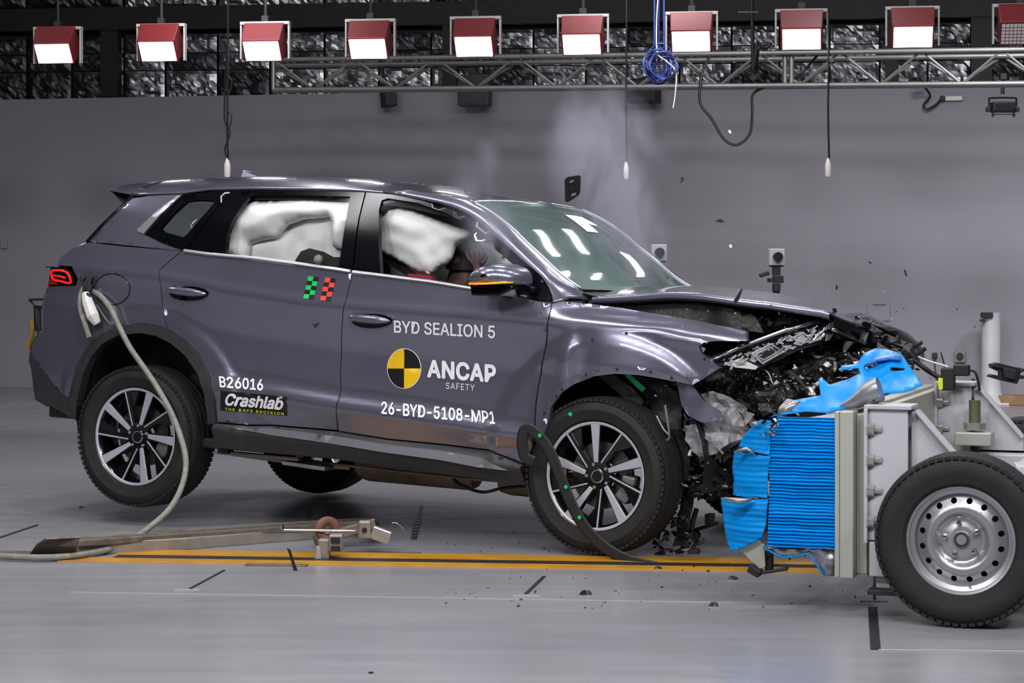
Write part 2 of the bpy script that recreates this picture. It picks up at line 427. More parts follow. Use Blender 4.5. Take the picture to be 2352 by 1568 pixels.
# dark steel frame of the shed
def wall_bar(name, u0, v0, u1, v1, off, th):
    a, b_ = wall_pt(u0, v0, off), wall_pt(u1, v1, off)
    d = b_ - a; mid = (a + b_) / 2
    x = d.normalized(); y = WN; z = x.cross(y); M = Matrix((x, y, z)).transposed()
    return MB().box(mid, (d.length, 0.1, th), M)
o = wall_bar('', -900, 62, 2950, 0, -0.3, 0.24).build('steel_beam', 'steel_dark'); tag(o, 'long black steel beam running above the foil insulation', 'beam')
for u, w_, lab in ((255, 0.20, 'black steel post in the foil wall, leftmost'), (1035, 0.15, 'black steel post in the foil wall behind the bluish speaker'),
                   (2048, 0.12, 'slim black steel post in the foil wall right of the pendant plug'), (2255, 0.2, 'black steel post in the foil wall above the hanging floodlight')):
    o = wall_bar('', u, 30, u, 226 - 0.013 * u, -0.33, w_).build('steel_post', 'steel_dark'); tag(o, lab, 'post', 'posts in the foil wall')
# ceiling and the walls the camera does not see, which close the hall
struct(MB().box((0, 12, 8.3), (34, 38, 0.2)).build('ceiling', 'hall_ceiling'), 'dark ceiling of the hall')
struct(MB().box((-16, 12, 4.1), (0.2, 38, 8.2)).build('wall_left', 'hall_wall'), 'grey side wall at the left')
struct(MB().box((16, 12, 4.1), (0.2, 38, 8.2)).build('wall_right', 'hall_wall'), 'grey side wall at the right')
struct(MB().box((0, -6, 4.1), (34, 0.2, 8.2)).build('wall_front', 'hall_wall'), 'grey wall behind the photographer')

# ---- ceiling floodlights in view
LAMPS = [(123, 65, 123), (362, 58, 118), (602, 53, 117), (845, 47, 112), (1088, 41, 107), (1336, 36, 102), (1587, 30, 95), (1841, 24, 90), (2097, 18, 85), (2345, 12, 77)]
ORD = ['leftmost', 'second from the left', 'third from the left', 'fourth from the left', 'fifth from the left', 'sixth from the left', 'seventh from the left', 'eighth from the left', 'ninth from the left, last lit one', 'unlit one cut by the right edge']
def flood(i, u, vt, vp):
    Y = 16.6 - 1.35 * i / 9; s = Y / FOC
    cpan = P(u, vp, Y)
    t = empty('floodlight', (cpan.x, cpan.y, cpan.z), math.radians(-8.0)); off = i == 9
    tilt = math.radians(38)
    # local: panel faces down and towards the camera (-y)
    nx = Vector((1, 0, 0)); ny = Vector((0, -math.cos(tilt), -math.sin(tilt))); nz = Vector((0, -math.sin(tilt), math.cos(tilt)))
    W, Hh, D = 0.268, 0.165, 0.17
    def q(a, b_, c_): return nx * a + nz * b_ + ny * c_
    m = MB()
    fr = [q(-W / 2 - .012, -Hh / 2 - .012, 0), q(W / 2 + .012, -Hh / 2 - .012, 0), q(W / 2 + .012, Hh / 2 + .012, 0), q(-W / 2 - .012, Hh / 2 + .012, 0)]
    bk = [q(-W / 2 - .02, -Hh / 2 + .0, -D), q(W / 2 + .02, -Hh / 2 + .0, -D), q(W / 2 + .02, Hh / 2 + .06, -D), q(-W / 2 - .02, Hh / 2 + .06, -D)]
    m.add(fr + bk, [(0, 1, 2, 3), (7, 6, 5, 4), (0, 4, 5, 1), (1, 5, 6, 2), (2, 6, 7, 3), (3, 7, 4, 0)])
    m.build('housing', 'lamp_red', t, bevel=0.006)
    pn = MB(); pn.add([q(-W / 2, -Hh / 2, .004), q(W / 2, -Hh / 2, .004), q(W / 2, Hh / 2, .004), q(-W / 2, Hh / 2, .004)], [(0, 1, 2, 3)])
    pn.build('led_panel', 'lamp_panel_off' if off else 'lamp_panel', t)
    g = MB()
    for k in range(1, 10): g.tube([q(-W / 2 + W * k / 10, -Hh / 2, .007), q(-W / 2 + W * k / 10, Hh / 2, .007)], .0016 if off else .0006, 4)
    for k in range(1, 6): g.tube([q(-W / 2, -Hh / 2 + Hh * k / 6, .007), q(W / 2, -Hh / 2 + Hh * k / 6, .007)], .0016 if off else .0006, 4)
    g.build('led_grid', 'lamp_red', t)
    b = MB(); top = (vp - vt) * s + 0.01; hw = W / 2 + 0.05
    for sx in (-1, 1):
        b.box((sx * hw, 0.10, top - 0.13), (0.012, 0.05, 0.28))
    b.box((0, 0.10, top), (2 * hw + .012, 0.06, 0.022))
    b.build('yoke', 'lamp_bracket', t)
    h = MB().tube([(0, 0.1, top), (0, 0.1, top + 0.5)], 0.012); h.box((0, .1, top + .03), (.05, .05, .05)); h.build('hanger', 'steel_dark', t)
    tag(t, 'red LED floodlight in the ceiling row, ' + ORD[i], 'floodlight', 'red floodlights in the ceiling row')
for i, (u, vt, vp) in enumerate(LAMPS): flood(i, u, vt, vp)

# ---- lighting truss
TY0, TY1 = 19.6, 17.6
def tp(u, v, dy=0.0):
    return P(u, v, TY0 + (TY1 - TY0) * (u - 630) / 1722 + dy)
truss = empty('lighting_truss', tp(1400, 205))
inv = truss.location.copy()
def T_(u, v, dy=0.0): return tp(u, v, dy) - inv
U0, U1 = 628, 2420
def vt_(u): return 137 - 0.0135 * (u - 630)
def vb_(u): return 206 - 0.0085 * (u - 630)
for nm, f, dy in (('top_chord', vt_, -0.12), ('top_chord', lambda u: vt_(u) + 14, 0.14), ('bottom_chord', vb_, -0.12), ('bottom_chord', lambda u: vb_(u) + 3, 0.14)):
    MB().tube([T_(U0, f(U0), dy), T_(U1, f(U1), dy)], 0.022, 8).build(nm, 'truss', truss, smooth=True, angle=50)
u = U0; k = 0
while u < U1:
    u2 = u + 93
    for dy in (-0.12, 0.14):
        a, b_ = ((u, vt_(u) + (14 if dy > 0 else 0)), (u2, vb_(u2))) if k % 2 == 0 else ((u, vb_(u)), (u2, vt_(u2) + (14 if dy > 0 else 0)))
        MB().tube([T_(*a, dy), T_(*b_, dy)], 0.011, 6).build('diagonal_brace', 'truss', truss, smooth=True, angle=50)
    u = u2; k += 1
for uu in (U0, 1803, 1818):
    for dy in (-0.12, 0.14): MB().tube([T_(uu, vt_(uu), dy), T_(uu, vb_(uu), dy)], 0.022, 8).build('end_frame', 'truss', truss, smooth=True, angle=50)
tag(truss, 'grey aluminium box truss under the floodlights', 'truss')

# ---- speakers under the truss
def speaker(u0, v0, u1, v1, off, lab, m='steel_dark', rz=0.0, lean=0.0):
    a = wall_pt((u0 + u1) / 2, v1, off); s = a.y / FOC; w_, h_ = (u1 - u0) * s, (v1 - v0) * s
    t = empty('loudspeaker', a, WRZ + rz)
    t.rotation_euler = (0, lean, WRZ + rz)
    MB().box((0, 0, h_ / 2), (w_, 0.24, h_), None, 1.0).build('cabinet', m, t, bevel=0.012)
    MB().box((0, -0.125, h_ / 2), (w_ * 0.86, 0.012, h_ * 0.86)).build('grille', 'black_plastic', t, bevel=0.004)
    b = MB(); b.box((0, 0.13, h_ * .9), (0.06, 0.1, 0.12)); b.tube([(0, 0.14, h_ * .6), (0, 0.14, h_ + 0.22)], 0.016); b.build('bracket', 'steel_dark', t)
    tag(t, lab, 'speaker', 'speakers under the truss')
mat('speaker_blue', (34, 35, 50), rough=0.5, var=0.1)
speaker(880, 196, 908, 246, 0.25, 'small slim black speaker hanging tilted under the truss', rz=0.5, lean=-0.1)
speaker(1055, 172, 1127, 244, 0.3, 'bluish dark loudspeaker hanging under the truss', 'speaker_blue', rz=0.1)
speaker(1443, 182, 1513, 237, 0.3, 'wide black loudspeaker below the blue cable coil', rz=-0.1)

# ------------------------------------------------------------------ things hanging and standing at the back
def cable(name, pts, r, m, lab, cat='cable', parent=None, k=6, n=6):
    pts = [Vector(p) for p in smooth_pts(pts, k)]
    if parent is not None:
        return MB().tube(pts, r, n).build(name, m, parent, smooth=True, angle=60)
    o0 = pts[-1].copy()
    o = MB().tube([p - o0 for p in pts], r, n).build(name, m, None, smooth=True, angle=60); o.location = o0
    return tag(o, lab, cat)
def pendant(u, v0, v1, Y, lab, knots=False):
    base = P(u, v1, Y); t = empty('pendant_socket', base); s = Y / FOC
    H_ = (v1 - v0) * s
    cable('cord', [(0.004, 0, 8.2 - base.z), (0.003, 0, H_ + .3), (0, 0, H_ * .6), (0.006, 0, 0.14), (0, 0, 0.11)], 0.008, 'wire_black', '', parent=t)
    MB().lathe([(0.002, 0), (0.017, 0.0), (0.022, 0.02), (0.022, 0.085), (0.014, 0.115), (0.007, 0.135)], 12).build('plug_body', 'off_white', t, smooth=True, angle=40)
    MB().lathe([(0.001, -.002), (0.013, -.002), (0.013, 0.004)], 12).build('socket_face', 'wire_grey', t)
    if knots:
        for kz in (0.55, 0.36): cable('cable_tie', [(0, 0, kz * H_ * 2.2), (0.03, -.01, kz * H_ * 2.2 - .03), (0.02, 0, kz * H_ * 2.2 - .1), (0, 0, kz * H_ * 2.2 - .12)], 0.005, 'wire_black', '', parent=t)
        cable('second_cord', [(0.004, 0, H_ + .4), (-.02, 0, H_ * .75), (0.02, 0, H_ * .55), (-.015, 0, H_ * .35), (0, 0, 0.13)], 0.006, 'wire_black', '', parent=t)
    tag(t, lab, 'socket', 'hanging sockets')
pendant(522, 215, 408, 15.0, 'white socket on a knotted black cord above the car roof', True)
pendant(1438, 60, 411, 17.0, 'white socket on a thin cord hanging inside the smoke')
pendant(1902, 120, 406, 15.5, 'white socket on a long cord right of the black cable loop')
cable('cable_loop', [P(1632, 126, 18.25), P(1612, 170, 18.2), P(1608, 235, 18.2), P(1634, 272, 18.2), P(1662, 318, 18.2), P(1692, 333, 18.2), P(1722, 308, 18.2), P(1728, 260, 18.2), P(1731, 215, 18.2), P(1775, 195, 18.2), P(1830, 178, 18.2), P(1862, 145, 18.2), P(1882, 122, 18.0)], 0.0115, 'wire_black', 'black cable drooping in a deep loop below the truss')
t = empty('cable_loom', P(1722, 60, 17.2))
cable('strand', [P(1725, -1250, 17.2) - t.location, P(1727, 50, 17.2) - t.location, P(1740, 95, 17.2) - t.location, P(1758, 110, 17.2) - t.location, P(1772, 98, 17.2) - t.location], 0.014, 'wire_black', '', parent=t)
cable('strand', [P(1722, -1250, 17.3) - t.location, P(1730, 60, 17.3) - t.location, P(1745, 108, 17.3) - t.location, P(1764, 114, 17.3) - t.location], 0.009, 'wire_black', '', parent=t)
MB().box(P(1718, 28, 17.2) - t.location, (.16, .03, .012)).build('clamp', 'steel_dark', t)
tag(t, 'bundle of black cables dangling between the seventh and eighth floodlights', 'cable')
# blue coil
t = empty('cable_coil', P(1515, 188, 16.9)); L0 = t.location
for k in range(14):
    r_ = random.Random(k); a0 = r_.uniform(-.03, .03); w_ = r_.uniform(.06, .115); h_ = r_.uniform(.08, .14); cz = r_.uniform(.10, .17)
    pts = [(a0 + w_ * math.cos(a), (k - 7) * .015 + .02 * math.sin(3 * a), cz + h_ * math.sin(a)) for a in np.linspace(0, 2 * math.pi, 15)]
    cable('coil_turn', pts, 0.007, 'rope_blue', '', parent=t, k=3)
for dx in (-10, 0, 12): cable('hanging_line', [P(1515 + dx * .6, -1250, 16.9) - L0, P(1513 + dx, 60, 16.9) - L0, P(1515 + dx, 120, 16.9) - L0], 0.008, 'rope_blue', '', parent=t)
cable('white_line', [P(1512, -15, 16.8) - L0, P(1508, 50, 16.8) - L0, P(1510, 120, 16.8) - L0, P(1530, 140, 16.8) - L0, P(1552, 165, 16.8) - L0, P(1551, 215, 16.8) - L0, P(1546, 248, 16.8) - L0], 0.005, 'wire_white', '', parent=t)
tag(t, 'hanging coil of blue cable with a white line', 'cable coil')
# hanging flood lamp at the right
b0 = P(2303, 268, 18.3); t = empty('work_lamp', b0); s = 18.3 / FOC
MB().tube([(0, 0, 52 * s), (0, 0, 95 * s)], 0.016).build('drop_rod', 'steel_dark', t)
MB().box((0, 0, 92 * s), (.05, .08, .05)).build('clamp', 'steel_dark', t)
cable('yoke', [(-32 * s, 0, 16 * s), (-31 * s, 0, 38 * s), (-27 * s, 0, 43 * s), (27 * s, 0, 43 * s), (31 * s, 0, 38 * s), (32 * s, 0, 16 * s)], 0.008, 'steel_dark', '', parent=t, k=3)
MB().box((0, 0, 22 * s), (52 * s, .12, 24 * s)).build('lamp_body', 'steel_dark', t, bevel=.01)
MB().box((0, -.064, 22 * s), (44 * s, .01, 15 * s)).build('lens', 'lens_dark', t, bevel=.003)
hd = MB(); hd.box((-24 * s, -.03, 6 * s), (4 * s, .03, 14 * s)); hd.box((24 * s, -.03, 6 * s), (4 * s, .03, 14 * s)); hd.box((0, -.03, 5 * s), (48 * s, .02, 2 * s)); hd.build('barn_frame', 'steel_dark', t)
kn = MB()
for sx in (-1, 1): kn.box((sx * 34 * s, 0, 16 * s), (.03, .04, .04))
kn.build('tilt_knob', 'steel_dark', t, bevel=.004)
tag(t, 'black work lamp hanging on a rod from the truss at the right', 'lamp')
# plug cable on the wall right of the pendant
t = empty('plug_lead', wall_pt(2165, 226, 0.05)); L0 = t.location
cable('lead', [wall_pt(2113, 192, .3) - L0, wall_pt(2128, 205, .2) - L0, wall_pt(2136, 222, .1) - L0, wall_pt(2122, 240, .08) - L0, wall_pt(2128, 251, .08) - L0, wall_pt(2150, 240, .07) - L0, wall_pt(2162, 227, .05) - L0], 0.011, 'wire_black', '', parent=t)
MB().box((0, 0, 0), (.05, .05, .05), WRZ).build('plug', 'steel_dark', t, bevel=.008)
MB().box(wall_pt(2186, 226, .03) - L0, (.2, .04, .045), WRZ).build('power_strip', 'off_white', t, bevel=.006)
for uu in (2118, 2112): MB().box(wall_pt(uu, 194, .3) - L0, (.06, .04, .06), 0.4).build('clamp', 'steel_dark', t)
tag(t, 'short black lead running to a pale power strip high on the wall', 'power lead')

# cameras on stands behind the bonnet
def camera_stand(u, v0, Y, lab, sc=1.0):
    s = Y / FOC; top = P(u, v0, Y); foot = Vector((top.x, top.y, 0)); t = empty('camera_stand', foot); z = top.z
    S = 38 * s * sc
    MB().box((0, 0, z - S / 2), (S * .92, .12, S)).build('camera_body', 'trolley_grey', t, bevel=.006)
    l = MB(); l.lathe([(0.001, 0.05), (S * .26, .05), (S * .3, .04), (S * .3, -.02)], 20, Matrix.Translation((0, -.075, z - S * .5)) @ Matrix.Rotation(math.pi / 2, 4, 'X'))
    l.build('lens', 'lens_dark', t, smooth=True, angle=35)
    h = MB(); h.box((0, 0, z - S * 1.05), (S * .8, .08, S * .1)); h.box((0, 0, z - S * 1.35), (S * .45, .07, S * .5)); h.box((S * .1, 0, z - S * 1.85), (S * .6, .08, S * .45))
    h.box((-S * .42, -.02, z - S * 1.9), (S * .25, .05, S * .25)); h.box((0, 0, z - S * 2.35), (S * .45, .07, S * .5)); h.build('tripod_head', 'steel_dark', t, bevel=.006)
    a = MB(); a.box((-S * .75, -.02, z - S * 1.55), (S * .6, .04, S * .24), Matrix.Rotation(-.3, 3, 'Y')); a.build('pan_handle', 'steel_dark', t, bevel=.006)
    MB().tube([(0, 0, .35), (0, 0, z - S * 2.3)], .022).build('column', 'steel_dark', t, smooth=True, angle=50)
    for k in range(3):
        an = k * 2.094 + .4
        MB().tube([(0, 0, .75), (.38 * math.cos(an), .38 * math.sin(an), .01)], .014).build('leg', 'steel_dark', t, smooth=True, angle=50)
    tag(t, lab, 'camera', 'high speed cameras on stands')
camera_stand(1513, 561, 14.6, 'white high-speed camera on a stand half hidden by the windscreen edge')
camera_stand(1783, 571, 14.6, 'white high-speed camera on a black head standing clear behind the bonnet')

# column, wall fittings
b0 = wall_pt(2276, 917, 0.35); s = b0.y / FOC; t = empty('pipe_column', (b0.x, b0.y, 0)); hC = (917 - 706) * s
MB().lathe([(.001, hC), (.088, hC), (.09, hC - .01), (.09, .22), (.1, .12), (.13, .03), (.13, 0)], 28).build('pipe', 'trolley_grey', t, smooth=True, angle=35)
MB().box((0, 0, .012), (.34, .3, .024), WRZ).build('foot_plate', 'trolley_grey', t, bevel=.004)
for k in range(4): MB().lathe([(.001, .05), (.014, .05), (.014, .02)], 6, Matrix.Translation((.13 * (-1) ** k, .11 * (-1) ** (k // 2), 0))).build('anchor_bolt', 'zinc', t)
m = MB(); m.box((-.06, -.1, hC - .02), (.11, .05, .05)); m.box((-.1, -.1, hC - .07), (.05, .04, .02)); m.build('sensor', 'steel_dark', t, bevel=.004)
tag(t, 'pale grey pipe column bolted to the floor at the right', 'column')
def wall_box(name, u, v, w_, h_, lab, cat, m='off_white', d=.05, dial=None):
    p = wall_pt(u, v, d / 2); s = p.y / FOC; t = empty(name, p, WRZ)
    MB().box((0, 0, 0), (w_ * s, d, h_ * s)).build('body', m, t, bevel=.006)
    if dial: MB().lathe([(.001, .03), (dial * s, .03), (dial * s * 1.2, 0)], 20, Matrix.Translation((0, -d / 2, 0)) @ Matrix.Rotation(math.pi / 2, 4, 'X')).build('socket', 'steel_dark', t, smooth=True, angle=35)
    tag(t, lab, cat); return t
wall_box('power_socket', 2205, 818, 24, 27, 'square grey wall socket with a round black outlet', 'socket', 'wire_grey', .06, 7)
t = wall_box('wall_plug', 2147, 816, 11, 13, 'black plug with a cord in the wall left of the square socket', 'plug', 'steel_dark', .06)
cable('cord', [(0, -.03, -.02), (0.01, -.05, -.15), (.05, -.05, -.3), (.1, -.04, -.15), (.06, -.03, .03)], .006, 'wire_black', '', parent=t)
wall_box('light_switch', 9, 560, 16, 21, 'small grey switch plate on the wall at the far left', 'switch', 'wall_paint', .03)
wall_box('access_panel', 2018, 716, 52, 42, 'flat painted access panel in the wall above the bonnet tip', 'panel', 'wall_paint', .02)
wall_box('cable_box', 2020, 697, 30, 5, 'thin grey ledge on the wall above the access panel', 'ledge', 'wall_paint', .04)
pw = floor_pt(2345, 916); o = MB().box((0, 0, .06), (1.1, .2, .09), WRZ).build('timber_plank', 'wood', bevel=.006); pw = wall_pt(2350, 908, .35); o.location = (pw.x + .25, pw.y - .05, -.014); tag(o, 'short timber plank lying by the pipe column', 'plank')

# ------------------------------------------------------------------ the floor: rail, tape and marks
RA, RB = floor_pt(250, 1277), floor_pt(1700, 1298)
RD = (RB - RA).normalized(); RNn = Vector((RD.y, -RD.x, 0)); RRZ = math.atan2(RD.y, RD.x)
rail = empty('guide_rail', (RA + RB) / 2, RRZ)
def rail_bar(x0, x1, y, w_, z, h_, m, nm):
    return MB().box(((x0 + x1) / 2, y, z), (x1 - x0, w_, h_)).build(nm, m, rail, bevel=.003)
rail_bar(-1.42, 6.0, .11, .20, .001, .010, 'yellow', 'rail_strip')
rail_bar(-1.62, 6.0, -.135, .125, .001, .008, 'yellow', 'rail_strip')
rail_bar(-1.40, 6.0, -.03, .10, .0, .0125, 'steel_dark', 'slot')
rail_bar(-6.0, -1.62, -.0, .17, .003, .01, 'rust_steel', 'cover_plate')
rail_bar(-6.0, -2.2, .09, .035, .004, .014, 'yellow', 'rail_strip')
for x0, ln in ((-.38, .35), (-.75, .28)): rail_bar(x0, x0 + ln, .23 if x0 > -.5 else -.22, .05, .003, .006, 'rust_steel', 'scuff_plate')
tag(rail, 'yellow edged guide rail let into the floor under the car', 'rail')
def floor_strip(name, u0, v0, u1, v1, w_, m, lab, cat='tape', h_=.003):
    a, b_ = floor_pt(u0, v0), floor_pt(u1, v1); d = b_ - a
    o = MB().box((0, 0, 0), (d.length, w_, h_)).build(name, m); o.location = (a + b_) / 2 + Vector((0, 0, h_ / 2 + .0005)); o.rotation_euler[2] = math.atan2(d.y, d.x)
    return tag(o, lab, cat)
floor_strip('tape_strip', 437, 1352, 515, 1310, .012, 'tape_black', 'thin black tape slanting across the floor below the rear wheel')
floor_strip('tape_strip', 1208, 1364, 1250, 1324, .015, 'tape_black', 'thin black tape slanting across the floor before the front wheel')
floor_strip('tape_strip', 2004, 1395, 2011, 1492, .035, 'tape_black', 'wide black tape strip ending by the trolley wheel')
floor_strip('tape_strip', -10, 1238, 86, 1206, .015, 'tape_black', 'thin black tape at the left frame edge behind the rail')
floor_strip('tape_strip', 2009, 1322, 2009, 1376, .012, 'tape_black', 'short thin black tape under the barrier plate')
floor_strip('floor_line', 2018, 1493, 2400, 1497, .008, 'chalk_white', 'fine pale line running right from the wide tape', 'line')
floor_strip('floor_line', 160, 1360, 2010, 1389, .006, 'chalk_white', 'long fine pale line across the floor in front of the rail', 'line', .0015)
floor_strip('tape_end', 400, 1356, 458, 1354, .008, 'chalk_white', 'small pale cross mark at the end of the left black tape', 'mark')
floor_strip('tape_end', 1178, 1368, 1240, 1369, .008, 'chalk_white', 'small pale cross mark at the end of the right black tape', 'mark')
floor_strip('tape_end', 1975, 1381, 2040, 1381, .008, 'chalk_white', 'small pale cross mark above the wide black tape', 'mark')

# ---- tow carriage lying on the rail
def fp(u, v, z=0.0):
    Y = FOC * (CAM_H - z) / (v - HOR); return P(u, v, Y)
base = fp(740, 1272); t = empty('tow_carriage', (base.x, base.y, 0)); B0 = t.location.copy()
def q3(u, v, z): return fp(u, v, z) - B0
def beam(pts, z0, z1, nm, m, bevel=.004):
    a = [q3(u, v, z0) for u, v in pts]; b_ = [Vector((p.x, p.y, z1)) for p in a]; n = len(a)
    return MB().add(a + b_, [tuple(range(n - 1, -1, -1)), tuple(range(n, 2 * n))] + [(i, (i + 1) % n, (i + 1) % n + n, i + n) for i in range(n)]).build(nm, m, t, bevel=bevel)
beam([(170, 1268), (190, 1250), (860, 1212), (868, 1222), (720, 1238), (430, 1262), (180, 1276)], .0, .055, 'tow_bar', 'bare_steel')
beam([(175, 1250), (858, 1203), (860, 1208), (178, 1256)], .045, .075, 'tow_bar_flange', 'rust_steel')
pl = MB(); pl.add([q3(68, 1272, .004), q3(172, 1279, .004), q3(178, 1252, .07), q3(184, 1232, .11), q3(106, 1236, .10), q3(84, 1250, .06)], [(0, 1, 2, 5), (5, 2, 3, 4)]); pl.build('nose_plate', 'rust_steel', t, solid=.012)
pl = MB(); pl.add([q3(825, 1222, .02), q3(862, 1218, .02), q3(872, 1197, .12), q3(840, 1193, .12)], [(0, 1, 2, 3)]); pl.build('end_plate', 'dark_metal', t, solid=.015)
rc = q3(752, 1228, .10) ; rc.z = .125
MB().lathe([(.028 + .0 + .02 * math.cos(a) + .012, .014 * math.sin(a)) for a in np.linspace(0, 2 * math.pi, 12)], 24, Matrix.Translation(rc) @ Matrix.Rotation(math.pi / 2, 4, 'X') @ Matrix.Rotation(.35, 4, 'Y')).build('pulley_ring', 'rust', t, smooth=True)
MB().tube([rc + Vector((-.20, -.03, .0)), rc + Vector((.13, -.03, -.004))], .007).build('tie_rod', 'chrome', t, smooth=True, angle=50)
MB().tube([rc + Vector((-.2, -.03, 0)), rc + Vector((-.205, -.03, .025))], .008).build('tie_rod_hook', 'chrome', t)
p = q3(735, 1282, 0); m = MB(); m.box((p.x + .02, p.y, .045), (.05, .07, .09)); m.box((p.x - .005, p.y - .02, .03), (.035, .06, .06), None, .6); m.box((p.x + .075, p.y - .01, .075), (.06, .09, .075)); m.build('bracket', 'bare_steel', t, bevel=.005)
m = MB(); m.box((p.x + .075, p.y - .06, .09), (.042, .01, .025)); m.box((p.x + .075, p.y - .06, .055), (.042, .01, .018)); m.build('bracket_slot', 'steel_dark', t)
p = q3(800, 1258, 0); MB().box((p.x - .02, p.y + .05, .07), (.30, .07, .05), Matrix.Rotation(-.25, 3, 'Y') @ Matrix.Rotation(.35, 3, 'Z')).build('link_arm', 'rust_steel', t, bevel=.006)
p = q3(838, 1245, .05); m = MB(); m.box((p.x, p.y, .11), (.06, .05, .085)); m.build('clevis', 'bare_steel', t, bevel=.01)
MB().lathe([(.001, .006), (.012, .006), (.012, 0)], 12, Matrix.Translation((p.x, p.y - .026, .11)) @ Matrix.Rotation(math.pi / 2, 4, 'X')).build('pin_hole', 'steel_dark', t)
m = MB(); m.box((p.x + .075, p.y, .085), (.09, .05, .06), Matrix.Rotation(.35, 3, 'Y')); m.build('latch', 'zinc', t, bevel=.006)
cable('release_wire', [(p.x + .1, p.y, .1), (p.x + .13, p.y, .14), (p.x + .16, p.y, .13), (p.x + .19, p.y, .10)], .003, 'chrome', '', parent=t)
tag(t, 'long rusty steel tow carriage lying on the guide rail', 'tow carriage')

# ------------------------------------------------------------------ the car
# car frame: x forward from the rear axle, y left, z up from the tyres' ground
def rot_car(yaw, pitch, roll):
    return Matrix.Rotation(math.radians(-yaw), 3, 'Z') @ Matrix.Rotation(math.radians(pitch), 3, 'Y') @ Matrix.Rotation(math.radians(roll), 3, 'X')
CR = rot_car(26.9, 1.9, -0.8)
CT = Vector((-1.87, 11.1, .463)) - CR @ Vector((0, -.90, .3635))
CARM = Matrix.Translation(CT) @ CR.to_4x4()
car = empty('car'); car.matrix_world = CARM
tag(car, 'dark grey SUV with crushed front and lettered doors crashing into the blue barrier', 'car')
CRT = CR.transposed(); CO = CRT @ (Vector((0, 0, CAM_H)) - CT)
def CL(u, v, y):
    d = CRT @ Vector(((u - 1176) / FOC, 1.0, -(v - HOR) / FOC)); s = (y - CO.y) / d.y
    return CO + d * s
def tab(*p):
    xs = [a for a, b in p]; ys = [b for a, b in p]
    return lambda x: float(np.interp(x, xs, ys))
z_belt = tab((-.9, 1.34), (-.42, 1.335), (.17, 1.31), (.6, 1.29), (1.09, 1.25), (1.6, 1.215), (2.25, 1.14), (3.2, 1.06))
z_sho = tab((-.9, 1.22), (-.47, 1.21), (.06, 1.185), (.37, 1.15), (.53, 1.127), (.94, 1.09), (1.16, 1.082), (1.67, 1.069), (2.26, 1.05), (2.76, 1.03), (3.2, .99))
z_bt = tab((-.9, .78), (.3, .72), (.7, .693), (1.14, .655), (1.6, .63), (2.1, .575), (2.4, .56))
z_bb = tab((-.9, .66), (.3, .635), (.85, .61), (1.13, .585), (1.38, .567), (2.12, .515), (2.4, .5))
OFF = np.array((-.014, -.007, 0, .007, .014))
def wid(x, z):
    """half width of the body at a place on its side"""
    zb, zs, zt, zl = z_belt(x), z_sho(x), z_bt(x), z_bb(x)
    lower = 1.0 - min(1, max(0, (x - 1.9) / .35)) * .7 if x > 1.9 else min(1, max(0, (x - .25) / .35))
    if x > 2.2: lower = 0
    zk = (.2, .27, .33, .45, zl, zt, (zt + zs) / 2, zs - .06, zs - .008, zs + .025, zb, zb + .18, 1.645, 1.75)
    wk = (.80, .845, .868, .884, .905 + .016 * lower, .903 - .026 * lower, .900 - .012 * lower, .925, .938, .920, .890 - .06 * min(1, max(0, (x - 2.2) / .2)), .813, .70, .60)
    w = float(np.interp(z + OFF, zk, wk).mean())
    if x < -.15: t = -.15 - x; w -= .26 * t * t
    if x > 2.5: t = x - 2.5; w -= .10 * t * t
    for cx, cz in ((0, .40), (2.58, .40)):                 # flared wheel arches
        d = math.hypot(x - cx, z - cz)
        if d < .66 and z < 1.0: w += .014 * min(1, max(0, (.62 - d) / .05))
    if x > 2.25: w += .030 * min(1, (x - 2.25) / .2) * min(1, max(0, (z_sho(x) - .01 - z) / .17))
    if 2.28 < x < 3.2 and z < 1.02:                         # buckled wing
        w += .016 * math.exp(-((x - 2.37 - .1 * (z - .8)) / .035) ** 2) * math.exp(-((z - .86) / .12) ** 2)
        w -= .020 * math.exp(-((x - 2.46) / .05) ** 2) * math.exp(-((z - .84) / .12) ** 2)
        w += .008 * math.sin(x * 9 + z * 5) * min(1, max(0, (x - 2.5) / .3))
    return w
def CS(u, v):
    """place (x,z) on the right flank seen at a pixel"""
    y = -.88
    for _ in range(14):
        p = CL(u, v, y); y = .5 * y - .5 * wid(p.x, p.z)
    p = CL(u, v, y)
    return (p.x, p.z)
def flank(pxs): return [CS(u, v) for u, v in pxs]
def inset(poly, d):
    """pull an outline in by d so that neighbouring panels leave a seam"""
    P_ = [np.array(p) for p in poly]; n = len(P_)
    A = sum(P_[i][0] * P_[(i + 1) % n][1] - P_[(i + 1) % n][0] * P_[i][1] for i in range(n)); sg = 1 if A > 0 else -1
    out = []
    for i in range(n):
        a, b, c = P_[i - 1], P_[i], P_[(i + 1) % n]
        e1 = (b - a) / (np.hypot(*(b - a)) + 1e-9); e2 = (c - b) / (np.hypot(*(c - b)) + 1e-9)
        n1 = np.array((-e1[1], e1[0])) * sg; n2 = np.array((-e2[1], e2[0])) * sg; m = n1 + n2; k = m @ m
        m = m / k * 2 if k > .3 else n1
        out.append(b + m * d)
    return out
def side_map(sg, off=0.0):
    return lambda x, z: (x, -sg * (wid(x, z) + off), z)

